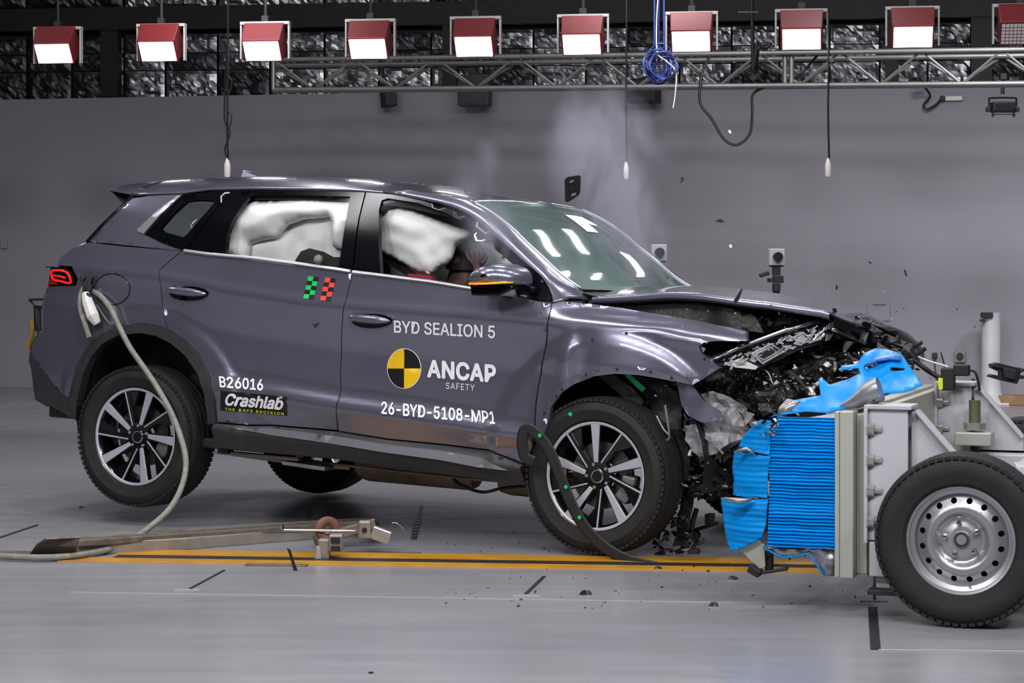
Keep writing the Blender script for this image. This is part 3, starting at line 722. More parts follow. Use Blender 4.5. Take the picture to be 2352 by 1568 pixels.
# outlines on the right flank, read from the photograph
SEAM_RD = [(419, 576), (392, 597), (365, 621), (366, 633), (369, 655), (373, 699), (378, 729), (385, 756)]
ARCH_R = [(160, 915), (169, 875), (182, 832), (206, 792), (238, 765), (281, 749), (324, 743), (361, 748), (385, 756), (396, 762), (428, 784), (458, 813), (474, 842), (485, 875), (493, 915), (498, 970)]
ARCH_RI = [(177, 965), (179, 923), (193, 861), (211, 821), (238, 789), (273, 770), (324, 764), (361, 771), (396, 789), (428, 816), (458, 861), (471, 901), (479, 955), (480, 975)]
SEAM_B = [(808, 625), (806, 645), (802, 660), (792, 696), (787, 729), (784, 779), (782, 852), (777, 918), (773, 952), (777, 987)]
SEAM_F = [(1268, 697), (1261, 727), (1257, 769), (1245, 834), (1236, 888), (1230, 932), (1228, 977), (1222, 1030), (1205, 1066)]
SILL_T = [(498, 972), (576, 978), (626, 978), (775, 991), (891, 1010), (1024, 1023), (1123, 1035), (1166, 1052), (1205, 1068)]
SILL_B = [(500, 1026), (560, 1035), (758, 1051), (957, 1081), (1123, 1101), (1212, 1114)]
TAILC = [(203, 556), (168, 571), (142, 590), (133, 610)]
q_out = TAILC + [(165, 612), (178, 640), (174, 655), (110, 657), (103, 680), (99, 700), (97, 760), (82, 775), (71, 800), (70, 808), (136, 899), (160, 915)] + ARCH_R[1:8] + SEAM_RD[::-1] + [(280, 565)]
c_out = [(303, 455), (345, 449), (414, 446), (315, 527), (322, 534), (330, 538), (369, 557), (407, 571), (419, 575), (280, 563), (205, 554)]
rd_out = SEAM_RD + ARCH_R[9:] + [(576, 976), (626, 976), (775, 988)] + SEAM_B[::-1][1:] + [(776, 622), (684, 610), (582, 597), (480, 585)]
fd_out = [(808, 627), (871, 636), (990, 651), (1099, 669), (1200, 684), (1268, 697)] + SEAM_F[1:] + [(1166, 1050), (1123, 1033), (1024, 1021), (891, 1008), (777, 990)] + SEAM_B[::-1][1:]
rb_out = [(70, 808), (136, 899), (160, 915), (169, 940), (176, 965), (150, 951), (82, 916), (78, 885), (74, 850), (68, 828)]
wing_out = [(1268, 697), (1289, 691), (1349, 696), (1426, 706), (1498, 718), (1572, 730), (1646, 745), (1706, 757), (1716, 762), (1718, 784), (1646, 784), (1617, 787), (1606, 796), (1611, 810), (1632, 825), (1655, 845), (1617, 870), (1590, 885), (1551, 876), (1521, 870), (1468, 861), (1414, 858), (1364, 864), (1319, 882), (1289, 903), (1266, 935), (1258, 977), (1244, 1020), (1232, 1020), (1229, 977), (1231, 932), (1237, 888), (1246, 834), (1258, 769), (1262, 727)]
qt_out = [(419, 447), (500, 438), (531, 437), (428, 571), (407, 569), (369, 556), (332, 537)]
q_glass = [(365, 526), (393, 494), (425, 465), (448, 459), (486, 459), (491, 465), (470, 490), (433, 533), (419, 546), (371, 532)]
rdf_out = [(534, 436), (582, 434), (718, 436), (820, 439), (838, 441), (823, 502), (815, 560), (808, 624), (776, 618), (684, 604), (582, 591), (500, 581), (430, 572)]
rd_glass = [(516, 581), (521, 538), (530, 512), (550, 480), (571, 452), (586, 449), (684, 448), (804, 451), (800, 469), (788, 540), (777, 614), (684, 603), (582, 590)]
fdf_out = [(840, 441), (905, 446), (973, 461), (1024, 477), (1091, 504), (1129, 536), (1168, 570), (1206, 604), (1239, 632), (1257, 655), (1267, 680), (1266, 693), (1200, 679), (1099, 664), (990, 646), (871, 630), (810, 624), (817, 560), (825, 502)]
fd_glass = [(873, 627), (869, 560), (870, 480), (876, 460), (890, 455), (960, 466), (1024, 489), (1085, 522), (1128, 556), (1164, 590), (1185, 612), (1192, 640), (1180, 670), (1099, 660), (990, 642)]

def build_side(sg):
    right = sg > 0; sp = .024 if right else .06
    fl = (0, .03 * sg, 0)
    mp = side_map(sg)
    quarter = patch('rear_quarter_panel', inset(flank(q_out), .0022), mp, 'paint', car, sp=sp, flange=fl)
    patch('rear_pillar_panel', inset(flank(c_out), .002), mp, 'paint', car, sp=sp, flange=fl)
    rdoor = patch('rear_door', inset(flank(rd_out), .0025), mp, 'paint', car, sp=sp * .9, flange=fl)
    fdoor = patch('front_door', inset(flank(fd_out), .0025), mp, 'paint', car, sp=sp * .9, flange=fl)
    patch('rear_bumper_corner', inset(flank(rb_out), .001), side_map(sg, .004), 'cladding', car, sp=.03, flange=fl)
    if right: patch('front_wing', inset(flank(wing_out), .0022), mp, 'paint', car, sp=.02, flange=fl)
    patch('wheel_arch_trim', flank(ARCH_R + ARCH_RI[::-1]), side_map(sg, .012), 'cladding', car, sp=.03, flange=(0, .06 * sg, 0))
    patch('sill_trim', flank(SILL_T + SILL_B[::-1]), lambda x, z: (x, -sg * (wid(x, z) + .012 + .04 * max(0, 1 - abs(z - .40 + (x - 1.2) * .04) / (.045 if z > .40 - (x - 1.2) * .04 else .09))), z), 'cladding', car, sp=.02, flange=(0, .08 * sg, 0))
    zs0 = lambda x: .452 - .0 * x
    patch('sill_bevel', flank([(540, 982), (626, 982), (775, 1000), (891, 1019), (1024, 1034), (1110, 1049), (1180, 1078), (1110, 1070), (1024, 1054), (891, 1036), (775, 1017), (640, 998)]), lambda x, z: (x, -sg * (wid(x, z) + .056 + (.40 - .04 * (x - 1.2) - z) * .55), z), 'sill_lit_grey', car, sp=.025, flange=fl)  # upper bevel of the sill, its highlight painted as a lighter grey
    qt = patch('quarter_window_trim', flank(qt_out), side_map(sg, -.004), 'gloss_black', car, holes=[flank(q_glass)], sp=.04, flange=fl)
    patch('quarter_glass', flank(q_glass), side_map(sg, -.010), 'glass_quarter', qt, sp=.06)
    f1 = patch('window_frame', inset(flank(rdf_out), .0015), side_map(sg, -.003), 'gloss_black', rdoor, holes=[flank(rd_glass)], sp=.04, flange=fl)
    patch('window_glass', flank(rd_glass), side_map(sg, -.014), 'glass_side', rdoor, sp=.06)
    f2 = patch('window_frame', inset(flank(fdf_out), .0015), side_map(sg, -.003), 'gloss_black', fdoor, holes=[flank(fd_glass)], sp=.04, flange=fl)
    patch('window_glass', flank(fd_glass), side_map(sg, -.014), 'glass_side', fdoor, sp=.06)
    def on(u, v, off=0.0):
        x, z = CS(u, v); return Vector((x, -sg * (wid(x, z) + off), z))
    # bright belt strip
    for nm, pts, par in (('belt_trim', [(424, 576), (480, 584), (582, 593), (684, 606), (776, 619), (806, 624)], rdoor), ('belt_trim', [(811, 625), (871, 632), (990, 647), (1099, 665), (1180, 677)], fdoor)):
        MB().tube([on(u, v, .002) for u, v in pts], .011, 6).build(nm, 'satin_silver', par, smooth=True, angle=60)
    patch('pillar_trim', flank([(418, 447), (408, 449), (315, 527), (318, 532), (330, 537)]), side_map(sg, .004), 'satin_silver', car, sp=.03, flange=fl)
    # pillar between the side window and the windscreen
    low = [(880, 441), (973, 459), (1040, 475), (1091, 502), (1129, 535), (1168, 568), (1206, 602), (1239, 630), (1257, 653), (1268, 678), (1270, 695)]
    up = [(1000, 447), (1078, 460), (1106, 475), (1134, 492), (1173, 522), (1208, 556), (1244, 589), (1270, 614), (1300, 640), (1330, 660), (1352, 690)]
    rows = []
    for i in range(len(low)):
        a = on(*low[i], .002); yy = -.64 - .07 * i / (len(low) - 1); b = CL(*up[i], yy); b = Vector((b.x, sg * b.y, b.z))
        m = (a + b) / 2 + Vector((0, -.012 * sg, .014))
        rows.append([a, a * .65 + b * .35 + Vector((0, -.012 * sg, .006)), m, b * .8 + a * .2 + Vector((0, -.004 * sg, .01)), b, b + Vector((-.03, .05 * sg, -.03))])
    MB().grid([[Vector(p) for p in r] for r in zip(*[[tuple(q) for q in sm] for sm in [smooth_pts([tuple(r[k]) for r in rows], 4) for k in range(6)]])]).build('windscreen_pillar', 'paint', car, smooth=True, solid=.006)
    return quarter, rdoor, fdoor, f1, f2, on
QUARTER, RDOOR, FDOOR, RFRAME, FFRAME, on_flank = build_side(1)
build_side(-1)

# ---- roof, spoiler, rear end
z_rail = tab((-.52, 1.615), (-.27, 1.592), (.03, 1.604), (.2, 1.628), (.47, 1.638), (.825, 1.641), (1.08, 1.640), (1.3, 1.629), (1.46, 1.604), (1.63, 1.574), (1.72, 1.555))
z_top = tab((-.52, 1.676), (-.46, 1.686), (-.32, 1.694), (-.04, 1.710), (.3, 1.720), (.57, 1.720), (.86, 1.714), (1.15, 1.695), (1.38, 1.664), (1.69, 1.607))
def roof_e(x): return .705 - (max(0, x - 1.2) * .07) - (max(0, -.15 - x) ** 2) * .8
xs = list(np.linspace(-.52, 1.66, 40)); ss = [-1, -.985, -.96, -.92, -.86, -.78, -.66, -.5, -.3, -.1, .1, .3, .5, .66, .78, .86, .92, .96, .985, 1]
def roof_pt(x, s):
    rip = 0.0
    if x > .9 and abs(s) < .8: rip = .006 * mnoise.noise(Vector((x * 7, s * 4, 1.3))) * min(1, (x - .9) * 3)      # buckled by the crash
    return Vector((x, s * roof_e(x), z_rail(x) + (z_top(x) - z_rail(x)) * (1 - abs(s) ** 3.2) + rip))
roof = MB().grid([[roof_pt(x, s) for s in ss] for x in xs if x >= -.30])
roof.build('roof', 'paint', car, smooth=True, solid=.012)
sp_ = MB(); top = [[roof_pt(x, s) for s in ss] for x in np.linspace(-.52, -.305, 7)]
bot = [[Vector((p.x + .02, p.y * .97, p.z - (.012 + .10 * (p.x + .52) / .215))) for p in r] for r in top]
sp_.grid(top + bot[::-1] + [top[0]])
sp_.build('roof_spoiler', 'paint', car, smooth=True, angle=40)
MB().tube([roof_pt(.20, -.985) + Vector((0, -.001, -.012)), roof_pt(1.3, -.99) + Vector((0, -.002, -.01))], .004).build('roof_gutter', 'gloss_black', car)
fin = MB(); f0 = Vector((.02, 0, z_top(.02) - .005)); fin.add([f0 + Vector((.09, 0, 0)), f0 + Vector((-.09, -.03, 0)), f0 + Vector((-.09, .03, 0)), f0 + Vector((-.09, 0, .055)), f0 + Vector((-.03, 0, .05))], [(0, 1, 3, 4), (0, 4, 3, 2), (1, 2, 3), (0, 2, 1)])
fin.build('antenna_fin', 'paint', car, bevel=.004)
def rear_rows(px, bulge, n=15, off=0.0):
    rows = []
    for u, v in px:
        x, z = CS(u, v); w = wid(x, z) + off
        rows.append([Vector((x - bulge * (1 - abs(s) ** 2.2) , s * w, z)) for s in np.linspace(-1, 1, n)])
    return rows
MB().grid(rear_rows([(303, 455), (268, 487), (235, 519), (203, 555)], .10)).build('rear_window', 'glass_quarter', car, smooth=True)
for sg in (1, -1): MB().tube([Vector((x - .004, -sg * (wid(x, z) - .002), z)) for x, z in flank([(305, 453), (268, 487), (235, 519), (201, 556)])], .011, 6).build('rear_window_seal', 'gloss_black', car, smooth=True)
MB().grid(rear_rows([(203, 556), (168, 571), (142, 590), (133, 612), (112, 657), (103, 680), (99, 700), (97, 760)], .12)).build('tailgate', 'paint', car, smooth=True, solid=.01)
MB().grid(rear_rows([(97, 760), (82, 775), (71, 800), (68, 828), (74, 850), (78, 885), (82, 916), (110, 932)], .13)).build('rear_bumper', 'cladding', car, smooth=True, solid=.01)
# tail lamp
for sg in (1, -1):
    lamp = patch('tail_lamp', flank([(118, 614), (150, 613), (166, 623), (174, 648), (170, 655), (150, 655), (112, 656)]), side_map(sg, .006), 'gloss_black', car, sp=.03, flange=(0, .04 * sg, 0))
    loop = [(122, 622), (148, 622), (160, 630), (165, 644), (162, 650), (140, 645), (124, 640)]
    x3 = [Vector((x, -sg * (wid(x, z) + .010), z)) for x, z in flank(loop)]
    MB().tube([Vector(p) for p in smooth_pts([tuple(p) for p in x3], 4, True)] + [x3[0]], .006, 6).build('light_guide', 'tail_red_lit', lamp, smooth=True)
    x3 = [Vector((x, -sg * (wid(x, z) + .010), z)) for x, z in flank([(120, 632), (140, 634), (152, 638)])]
    MB().tube(x3, .005, 6).build('light_bar', 'tail_red_lit', lamp, smooth=True)
    patch('red_lens', flank([(116, 640), (138, 645), (134, 653), (114, 654)]), side_map(sg, .009), 'tail_red', lamp, sp=.03)

# ---- glass and bonnet
ws_near = [(1080, 462), (1106, 475), (1134, 492), (1173, 522), (1208, 556), (1244, 589), (1270, 614), (1300, 640), (1336, 664)]
edge = []
for i, (u, v) in enumerate(ws_near): edge.append(CL(u, v, -.645 - .065 * i / 8))
edge = [Vector(p) for p in smooth_pts([tuple(p) for p in edge], 3)]
def ws_pt(p, s, k=1.0): return Vector((p.x + .035 * (1 - s * s), s * -p.y * k, p.z + .018 * (1 - s * s)))
MB().grid([[ws_pt(p, s) for s in np.linspace(-1, 1, 25)] for p in edge]).build('windscreen', 'glass_front', car, smooth=True)
# black printed band at the head of the windscreen, with the sensor patch
fr_ = MB(); fr_.grid([[ws_pt(p, s) + Vector((-.006, 0, -.008)) for s in np.linspace(-.97, .97, 25)] for p in edge[:4]])
fr_.build('screen_band', 'gloss_black', car, smooth=True)
MB().grid([[ws_pt(p, s) + Vector((-.006, 0, -.008)) for s in np.linspace(-.02, .5, 8)] for p in edge[3:8]]).build('sensor_patch', 'gloss_black', car, smooth=True)
MB().grid([[ws_pt(p, s) + Vector((.004, 0, .005)) for s in np.linspace(.08, .30, 5)] for p in edge[6:11]]).build('screen_glare_patch', 'white_decal', car, smooth=True)  # white patch painted in place of a bright reflection on the screen
for sgn in (1, -1):
    MB().tube([ws_pt(p, sgn * -1.0) + Vector((0, 0, .003)) for p in edge], .006, 6).build('screen_seal', 'satin_silver', car, smooth=True)
hood_n = [CL(u, v, -.72) for u, v in [(1360, 684), (1453, 679), (1527, 677), (1617, 680), (1691, 684), (1765, 691), (1825, 703), (1885, 713), (1905, 719)]]
hood_c = [CL(u, v, .3) for u, v in [(1551, 657), (1640, 659), (1700, 662), (1800, 675), (1900, 693), (2000, 722), (2074, 757)]]
zn = lambda x: float(np.interp(x, [p.x for p in hood_n], [p.z for p in hood_n])); zc_ = lambda x: float(np.interp(x, [p.x for p in hood_c], [p.z for p in hood_c]))
xn0, xn1 = hood_n[0].x, hood_n[-1].x; xc0, xc1 = hood_c[0].x, hood_c[-1].x
def hood_pt(t, s):
    """t 0..1 from the windscreen forward, s -1 (right) .. 1"""
    k = 1 - abs(s) ** 1.6
    x0 = xn0 + (xc0 - xn0) * k * (1 if s < .3 else 1); x1 = xn1 + (xc1 - xn1) * k
    x = x0 + (x1 - x0) * t
    e = zn(xn0 + (xn1 - xn0) * t); c = zc_(xc0 + (xc1 - xc0) * t)
    s2 = min(1, abs(s - .25) / (1.25 if s < .25 else .75))
    z = c + (e - c) * s2 ** 2.2 if s < .25 else c - .09 * s2 ** 1.7
    z += .010 * math.sin(9 * t + 2 * s) * math.sin(math.pi * t) * s2
    return Vector((x, s * (.72 + .03 * math.sin(math.pi * t)), z))
S_ = np.linspace(-1, 1, 25); T2 = np.linspace(0, 1, 30)
MB().grid([[hood_pt(t, s) for s in S_] for t in T2]).build('bonnet', 'paint', car, smooth=True, solid=.008)
lip = MB().grid([[hood_pt(t, -1) + Vector((0, a, b)) for a, b in ((0, 0), (-.006, -.012), (.004, -.028), (.04, -.034))] for t in T2]); lip.build('bonnet_edge', 'paint', car, smooth=True)
MB().grid([[hood_pt(1, s) + Vector((a, 0, b)) for s in S_] for a, b in ((.002, -.002), (.022, -.02), (.02, -.06), (-.03, -.085))]).build('bonnet_nose', 'gloss_black', car, smooth=True)
MB().tube([hood_pt(1, s) + Vector((.016, 0, -.07)) for s in S_], .009, 6).build('nose_trim', 'chrome', car, smooth=True)
MB().grid([[hood_pt(t, s) + Vector((0, 0, -.045)) for s in np.linspace(-.93, .93, 13)] for t in np.linspace(.03, .97, 14)]).build('bonnet_frame', 'dark_metal', car, smooth=True)
# cowl below the screen
MB().grid([[Vector((edge[-1].x + a + .05 * (1 - s * s), s * .72, edge[-1].z + b)) for s in np.linspace(-1, 1, 9)] for a, b in ((-.02, -.012), (.08, -.03), (.16, -.05))]).build('cowl', 'black_plastic', car, smooth=True)
patch('inner_wing', [tuple((p.x, p.z)) for p in [CL(u, v, -.74) for u, v in [(1352, 682), (1450, 684), (1560, 690), (1640, 700), (1720, 728), (1740, 765), (1640, 752), (1500, 722), (1355, 702)]]], lambda x, z: (x, -.66 + .03 * mnoise.noise(Vector((x * 8, z * 8, 0))), z), 'dark_metal', car, sp=.03)

# ---- small fittings of the flank
def lozenge(u0, u1, vc, vs, off):
    return [on_flank(u0 + (u1 - u0) * a, vc + vs * (a - .5), off) for a in (0, .08, .3, .5, .7, .92, 1)]
for (u0, u1, vc, sl, par) in ((390, 480, 670, 10, RDOOR), (808, 902, 733, 8, FDOOR)):
    h = MB().tube(lozenge(u0, u1, vc, sl, .028), [.006, .016, .02, .021, .02, .012, .003], 10); ho = h.build('door_handle', 'paint', par, smooth=True, angle=60)
    cup = [on_flank(u0 + (u1 - u0) * (.5 + .50 * math.cos(a)), vc + 4 + 17 * math.sin(a)) for a in np.linspace(0, 2 * math.pi, 16)[:-1]]
    patch('handle_cup', [(p.x, p.z) for p in cup], side_map(1, .003), 'gloss_black', par, sp=.03)
fdr = [on_flank(258 + 41 * math.cos(a), 664 + 36 * math.sin(a), .0015) for a in np.linspace(0, 2 * math.pi, 33)]
MB().tube(fdr, .0022, 5).build('fuel_flap_seam', 'gloss_black', QUARTER, smooth=True)
patch('fuel_flap', [CS(258 + 39 * math.cos(a), 664 + 34 * math.sin(a)) for a in np.linspace(0, 2 * math.pi, 33)[:-1]], side_map(1, .0035), 'paint', QUARTER, sp=.03, flange=(0, .004, 0))
# door mirror
mc = CL(1151, 641, -1.02); mr = FDOOR
me_ = MB(); rows = []
cap_px = [(1097, 632), (1110, 618), (1124, 609), (1148, 605), (1174, 608), (1196, 619), (1206, 634), (1206, 650), (1196, 655), (1150, 657), (1098, 655)]
c0 = CL(1152, 634, -1.0)
for sc_, yy in ((1.0, -.95), (1.0, -1.0), (.93, -1.05), (.78, -1.085), (.5, -1.11), (.15, -1.12)):
    r = []
    for u, v in smooth_pts(cap_px, 2, True):
        p = CL(1152 + (u - 1152) * sc_, 634 + (v - 634) * sc_, -1.0); r.append(Vector((p.x + (yy + 1.0) * .25, yy, p.z)))
    rows.append(r + [r[0]])
MB().grid(rows).build('mirror_cap', 'paint', mr, smooth=True)
low_px = [(1099, 655), (1150, 658), (1197, 655), (1197, 664), (1165, 679), (1102, 679)]
def mpx(u, v, y): p = CL(u, v, -1.0); return Vector((p.x + (y + 1) * .25, y, p.z))
MB().prism(low_px, lambda q: mpx(*q, -1.06), lambda q: mpx(*q, -.93)).build('mirror_base', 'gloss_black', mr, bevel=.008)
MB().tube([mpx(1103, 652, -1.075), mpx(1150, 652, -1.115), mpx(1190, 649, -1.09), mpx(1198, 648, -1.06)], .0052, 6).build('mirror_indicator', 'amber', mr, smooth=True)
MB().tube([mpx(1190, 668, -.99), CL(1225, 672, -.87)], [.022, .03], 8).build('mirror_arm', 'gloss_black', mr)
patch('mirror_sail', flank([(1185, 614), (1206, 606), (1239, 633), (1257, 656), (1266, 680), (1265, 691), (1192, 680)]), side_map(1, .002), 'gloss_black', mr, sp=.04)

# ---- lettering and stickers on the doors
CAPH = max(v.co.y for v in text_mesh('H').vertices)
def decal(name, txt, u0, v0, u1, v1, cap, m, parent, bold=.0, off=.0035, lean=0.0, shear=0.0, spacing=1.0):
    """text whose baseline runs from pixel u0,v0 to u1,v1 with the given capital height in pixels"""
    me = text_mesh(txt, 1.0, 0.0, spacing, shear)
    bm = bmesh.new(); bm.from_mesh(me)
    if bold:                                                # a heavier weight: the strokes spread a little to all sides
        g0 = list(bm.verts) + list(bm.edges) + list(bm.faces)
        for k in range(6):
            d_ = bmesh.ops.duplicate(bm, geom=g0)['geom']
            bmesh.ops.translate(bm, verts=[e for e in d_ if isinstance(e, bmesh.types.BMVert)], vec=(bold * math.cos(k * 1.047), bold * math.sin(k * 1.047), .0002 * (k + 1)))
    for _ in range(3):
        es = [e for e in bm.edges if e.calc_length() > .16]
        if es: bmesh.ops.subdivide_edges(bm, edges=es, cuts=1)
    bmesh.ops.triangulate(bm, faces=bm.faces)
    xs_ = [v.co.x for v in bm.verts]; x0, x1 = min(xs_), max(xs_)
    hcap = CAPH
    a = CS(u0, v0); b = CS(u1, v1); t_ = CS((u0 + u1) / 2 + lean, (v0 + v1) / 2 - cap); mid = CS((u0 + u1) / 2, (v0 + v1) / 2)
    ex = (np.array(b) - a) / (x1 - x0); ey = (np.array(t_) - mid) / hcap
    for v in bm.verts:
        p = np.array(a) + ex * (v.co.x - x0) + ey * v.co.y
        v.co = Vector((p[0], -(wid(p[0], p[1]) + off + v.co.z), p[1]))
    bm.normal_update()
    bmesh.ops.reverse_faces(bm, faces=[f_ for f_ in bm.faces if f_.normal.y > 0])
    bm.to_mesh(me); bm.free(); me.materials.clear()
    return link(name, me, m, parent)
decal('lettering', 'BYD SEALION 5', 906, 763, 1138, 776, 27, 'white_decal', FDOOR, .016)
decal('lettering', '26-BYD-5108-MP1', 877, 949, 1138, 973, 27, 'white_decal', FDOOR, .018)
decal('lettering', 'B26016', 506, 888, 605, 896, 24, 'white_decal', RDOOR, .02)
decal('lettering', 'ANCAP', 982, 864, 1140, 877, 37, 'white_decal', FDOOR, .034, spacing=1.04)
decal('lettering', 'SAFETY', 1025, 892, 1091, 897, 14, 'white_decal', FDOOR, .0, spacing=1.12)
def wedge(a0, a1, rx, ry, off, m, nm, cx=929, cy=846):
    pts = ([(cx, cy)] if a1 - a0 < 6 else []) + [(cx + rx * math.cos(a), cy - ry * math.sin(a)) for a in np.linspace(a0, a1, 14 if a1 - a0 < 6 else 41)[:None if a1 - a0 < 6 else -1]]
    return patch(nm, flank(pts), side_map(1, off), m, FDOOR, sp=.04)
wedge(0, 2 * math.pi, 39.5, 46.5, .0028, 'white_decal', 'roundel_rim')
for k, m in enumerate(('black_decal', 'yellow_decal', 'black_decal', 'yellow_decal')):
    wedge(k * math.pi / 2, (k + 1) * math.pi / 2, 37.8, 44.8, .0042, m, 'roundel_quarter')
patch('sticker', flank([(507, 897), (660, 911), (660, 955), (507, 942)]), side_map(1, .0026), 'black_decal', RDOOR, sp=.04)
decal('sticker_lettering', 'Crashlab', 517, 929, 650, 940, 25, 'white_decal', RDOOR, .03, .0045, lean=4, shear=.12)
decal('sticker_motto', 'THE SAFE DECISION', 518, 941.5, 653, 953, 5.5, 'lime_decal', RDOOR, .02, .0045, spacing=1.35)
decal('sticker_mark', '\u00ae', 644, 917, 650, 917.5, 7, 'white_decal', RDOOR, .0, .0045)
def checks(u0, v0, u1, v1, m):
    """slanting strip of checks, top left corner u0,v0 and bottom left corner u1,v1"""
    for r in range(5):
        for c_ in range(2):
            k0, k1 = r / 5, (r + 1) / 5
            f = lambda a, b: (u0 + (u1 - u0) * b + 12 * a - (0), v0 + (v1 - v0) * b + 1.2 * a)
            patch('check_square', flank([f(c_, k0), f(c_ + 1, k0), f(c_ + 1, k1), f(c_, k1)]), side_map(1, .003), m if (r + c_) % 2 == 0 else 'black_decal', RDOOR, sp=.05)
checks(709, 634, 697, 685, 'green_decal')
checks(748, 637, 736, 689, 'red_decal')

# ---- wheels: axis along the car's y, face towards -y (right side) before turning
def tyre_profile(r, rr, w):
    """(radius, axial) closed section of a tyre"""
    h = w / 2
    pr = [(rr, -h * .78), (rr + .012, -h * .92), (rr + .04, -h * 1.0), ((r + rr) / 2, -h * 1.06), (r - .035, -h * 1.0), (r - .012, -h * .86), (r - .003, -h * .7)]
    for g in (-.5, -.18, .18, .5):
        pr += [(r, h * (g - .06)), (r - .009, h * (g - .05)), (r - .009, h * (g + .05)), (r, h * (g + .06))]
    pr += [(r - .003, h * .7), (r - .012, h * .86), (r - .035, h), ((r + rr) / 2, h * 1.06), (rr + .04, h), (rr + .012, h * .92), (rr, h * .78)]
    return pr
def alloy_wheel(centre, ang, steer=0.0, camber=0.0, r=.3635):
    """root mesh is the rim; tyre, spokes, cap, disc and caliper are its children"""
    AX = Matrix.Rotation(math.pi / 2, 4, 'X')                # lathe axis z -> -y
    rim = MB(); rr = .246
    rim.lathe([(rr + .012, -.085), (rr, -.085), (rr - .012, -.07), (rr - .02, .06), (rr - .006, .088), (rr + .008, .096), (rr + .014, .09)], 48, AX)
    o = rim.build('wheel', 'alloy_dark', car, smooth=True, angle=50)
    o.matrix_local = Matrix.Translation(centre) @ Matrix.Rotation(steer, 4, 'Z') @ Matrix.Rotation(camber, 4, 'X')
    MB().lathe([(rr + .004, .0975), (rr - .005, .0985), (rr - .01, .093)], 64, AX).build('rim_edge', 'alloy_machined', o, smooth=True)
    MB().lathe(tyre_profile(r, rr + .002, .225), 64, AX, True).build('tyre', 'rubber', o, smooth=True, angle=30)
    mk = MB()
    for k in range(80):                                      # shoulder tread blocks
        a = 2 * math.pi * k / 80
        M = AX @ Matrix.Rotation(a, 4, 'Z')
        for sz in (-1, 1):
            c = M @ Vector((r - .0145, 0, sz * .086)); mk.box(c, (.012, .020, .05), (M.to_3x3()))
    tag(mk.build('tread_block', 'rubber', o), kind='stuff')
    def pol(a, rad, out): return AX @ Vector((rad * math.cos(a), rad * math.sin(a), out))
    for k in range(5):
        a = ang + k * 2 * math.pi / 5
        d = .04; s = MB()
        def bar(a0, r0, w0, a1, r1, w1, z0, z1, th, m, nm):
            A = Vector((r0 * math.cos(a0), r0 * math.sin(a0))); B = Vector((r1 * math.cos(a1), r1 * math.sin(a1)))
            n = Vector((-(B - A).y, (B - A).x)).normalized()
            q = [(A + n * w0 / 2, z0), (A - n * w0 / 2, z0), (B - n * w1 / 2, z1), (B + n * w1 / 2, z1)]
            vs_ = [AX @ Vector((p.x, p.y, z)) for p, z in q] + [AX @ Vector((p.x, p.y, z - th)) for p, z in q]
            return MB().add(vs_, [(0, 1, 2, 3), (7, 6, 5, 4), (0, 4, 5, 1), (1, 5, 6, 2), (2, 6, 7, 3), (3, 7, 4, 0)]).build(nm, m, o, bevel=.002)
        bar(a + .12, .05, .03, a, rr - .008, .052, .070, .093, .035, 'alloy_dark', 'spoke')
        bar(a + .12, .062, .021, a, rr - .008, .046, .0735, .0965, .004, 'alloy_machined', 'spoke_face')
        b_ = a - .62
        bar(b_ + .35, .05, .03, b_, rr - .008, .028, .070, .090, .035, 'alloy_dark', 'spoke')
        bar(b_ + .32, .062, .007, b_ + .03, rr - .008, .009, .0735, .094, .004, 'alloy_machined', 'spoke_face')  # thin silver line: the lit edge of the dark blade put into colour
        f = [(.10, b_ + .30), (rr - .012, b_ - .02), (rr - .012, b_ - .30), (.15, b_ - .12)]
        vs_ = [pol(t_, r_, .062 + (.02 if r_ > .2 else 0)) for r_, t_ in f]; MB().add(vs_, [(0, 1, 2, 3)]).build('spoke_web', 'alloy_dark', o, solid=.006)
    MB().lathe([(.001, .076), (.03, .076), (.035, .07), (.07, .072), (.075, .05), (.06, .03)], 32, AX).build('hub', 'alloy_dark', o, smooth=True, angle=40)
    MB().lathe([(.024, .0775), (.031, .079), (.034, .0775)], 28, AX).build('cap_ring', 'chrome', o, smooth=True)
    for k in range(5):
        a = ang + .35 + k * 2 * math.pi / 5; MB().lathe([(.001, .012), (.008, .012), (.009, 0)], 6, AX @ Matrix.Translation((.055 * math.cos(a), .055 * math.sin(a), .064))).build('wheel_nut', 'zinc', o)
    MB().lathe([(.07, .02), (.155, .02), (.155, .0), (.07, 0)], 40, AX, True).build('brake_disc', 'disc_steel', o, smooth=True, angle=40)
    cal = MB()
    ca = -.35
    for t_ in (-.22, 0, .22): cal.box(pol(ca + t_, .15, .025), (.07, .06, .075), AX.to_3x3() @ Matrix.Rotation(ca + t_, 3, 'Z'))
    cal.build('brake_caliper', 'caliper', o, bevel=.012)
    return o
def wheel_c(u, v, y): return CL(u, v, y)
cr = CL(336, 1000, -.80); cf = CL(1388, 1090, -.80)
alloy_wheel(cr, math.radians(70), steer=0.0)
alloy_wheel(cf, math.radians(92), steer=math.radians(-2))
lw = alloy_wheel(Vector((.0, .80, .30)), .3, steer=math.pi); lw2 = alloy_wheel(Vector((2.68, .80, .36)), .9, steer=math.pi)

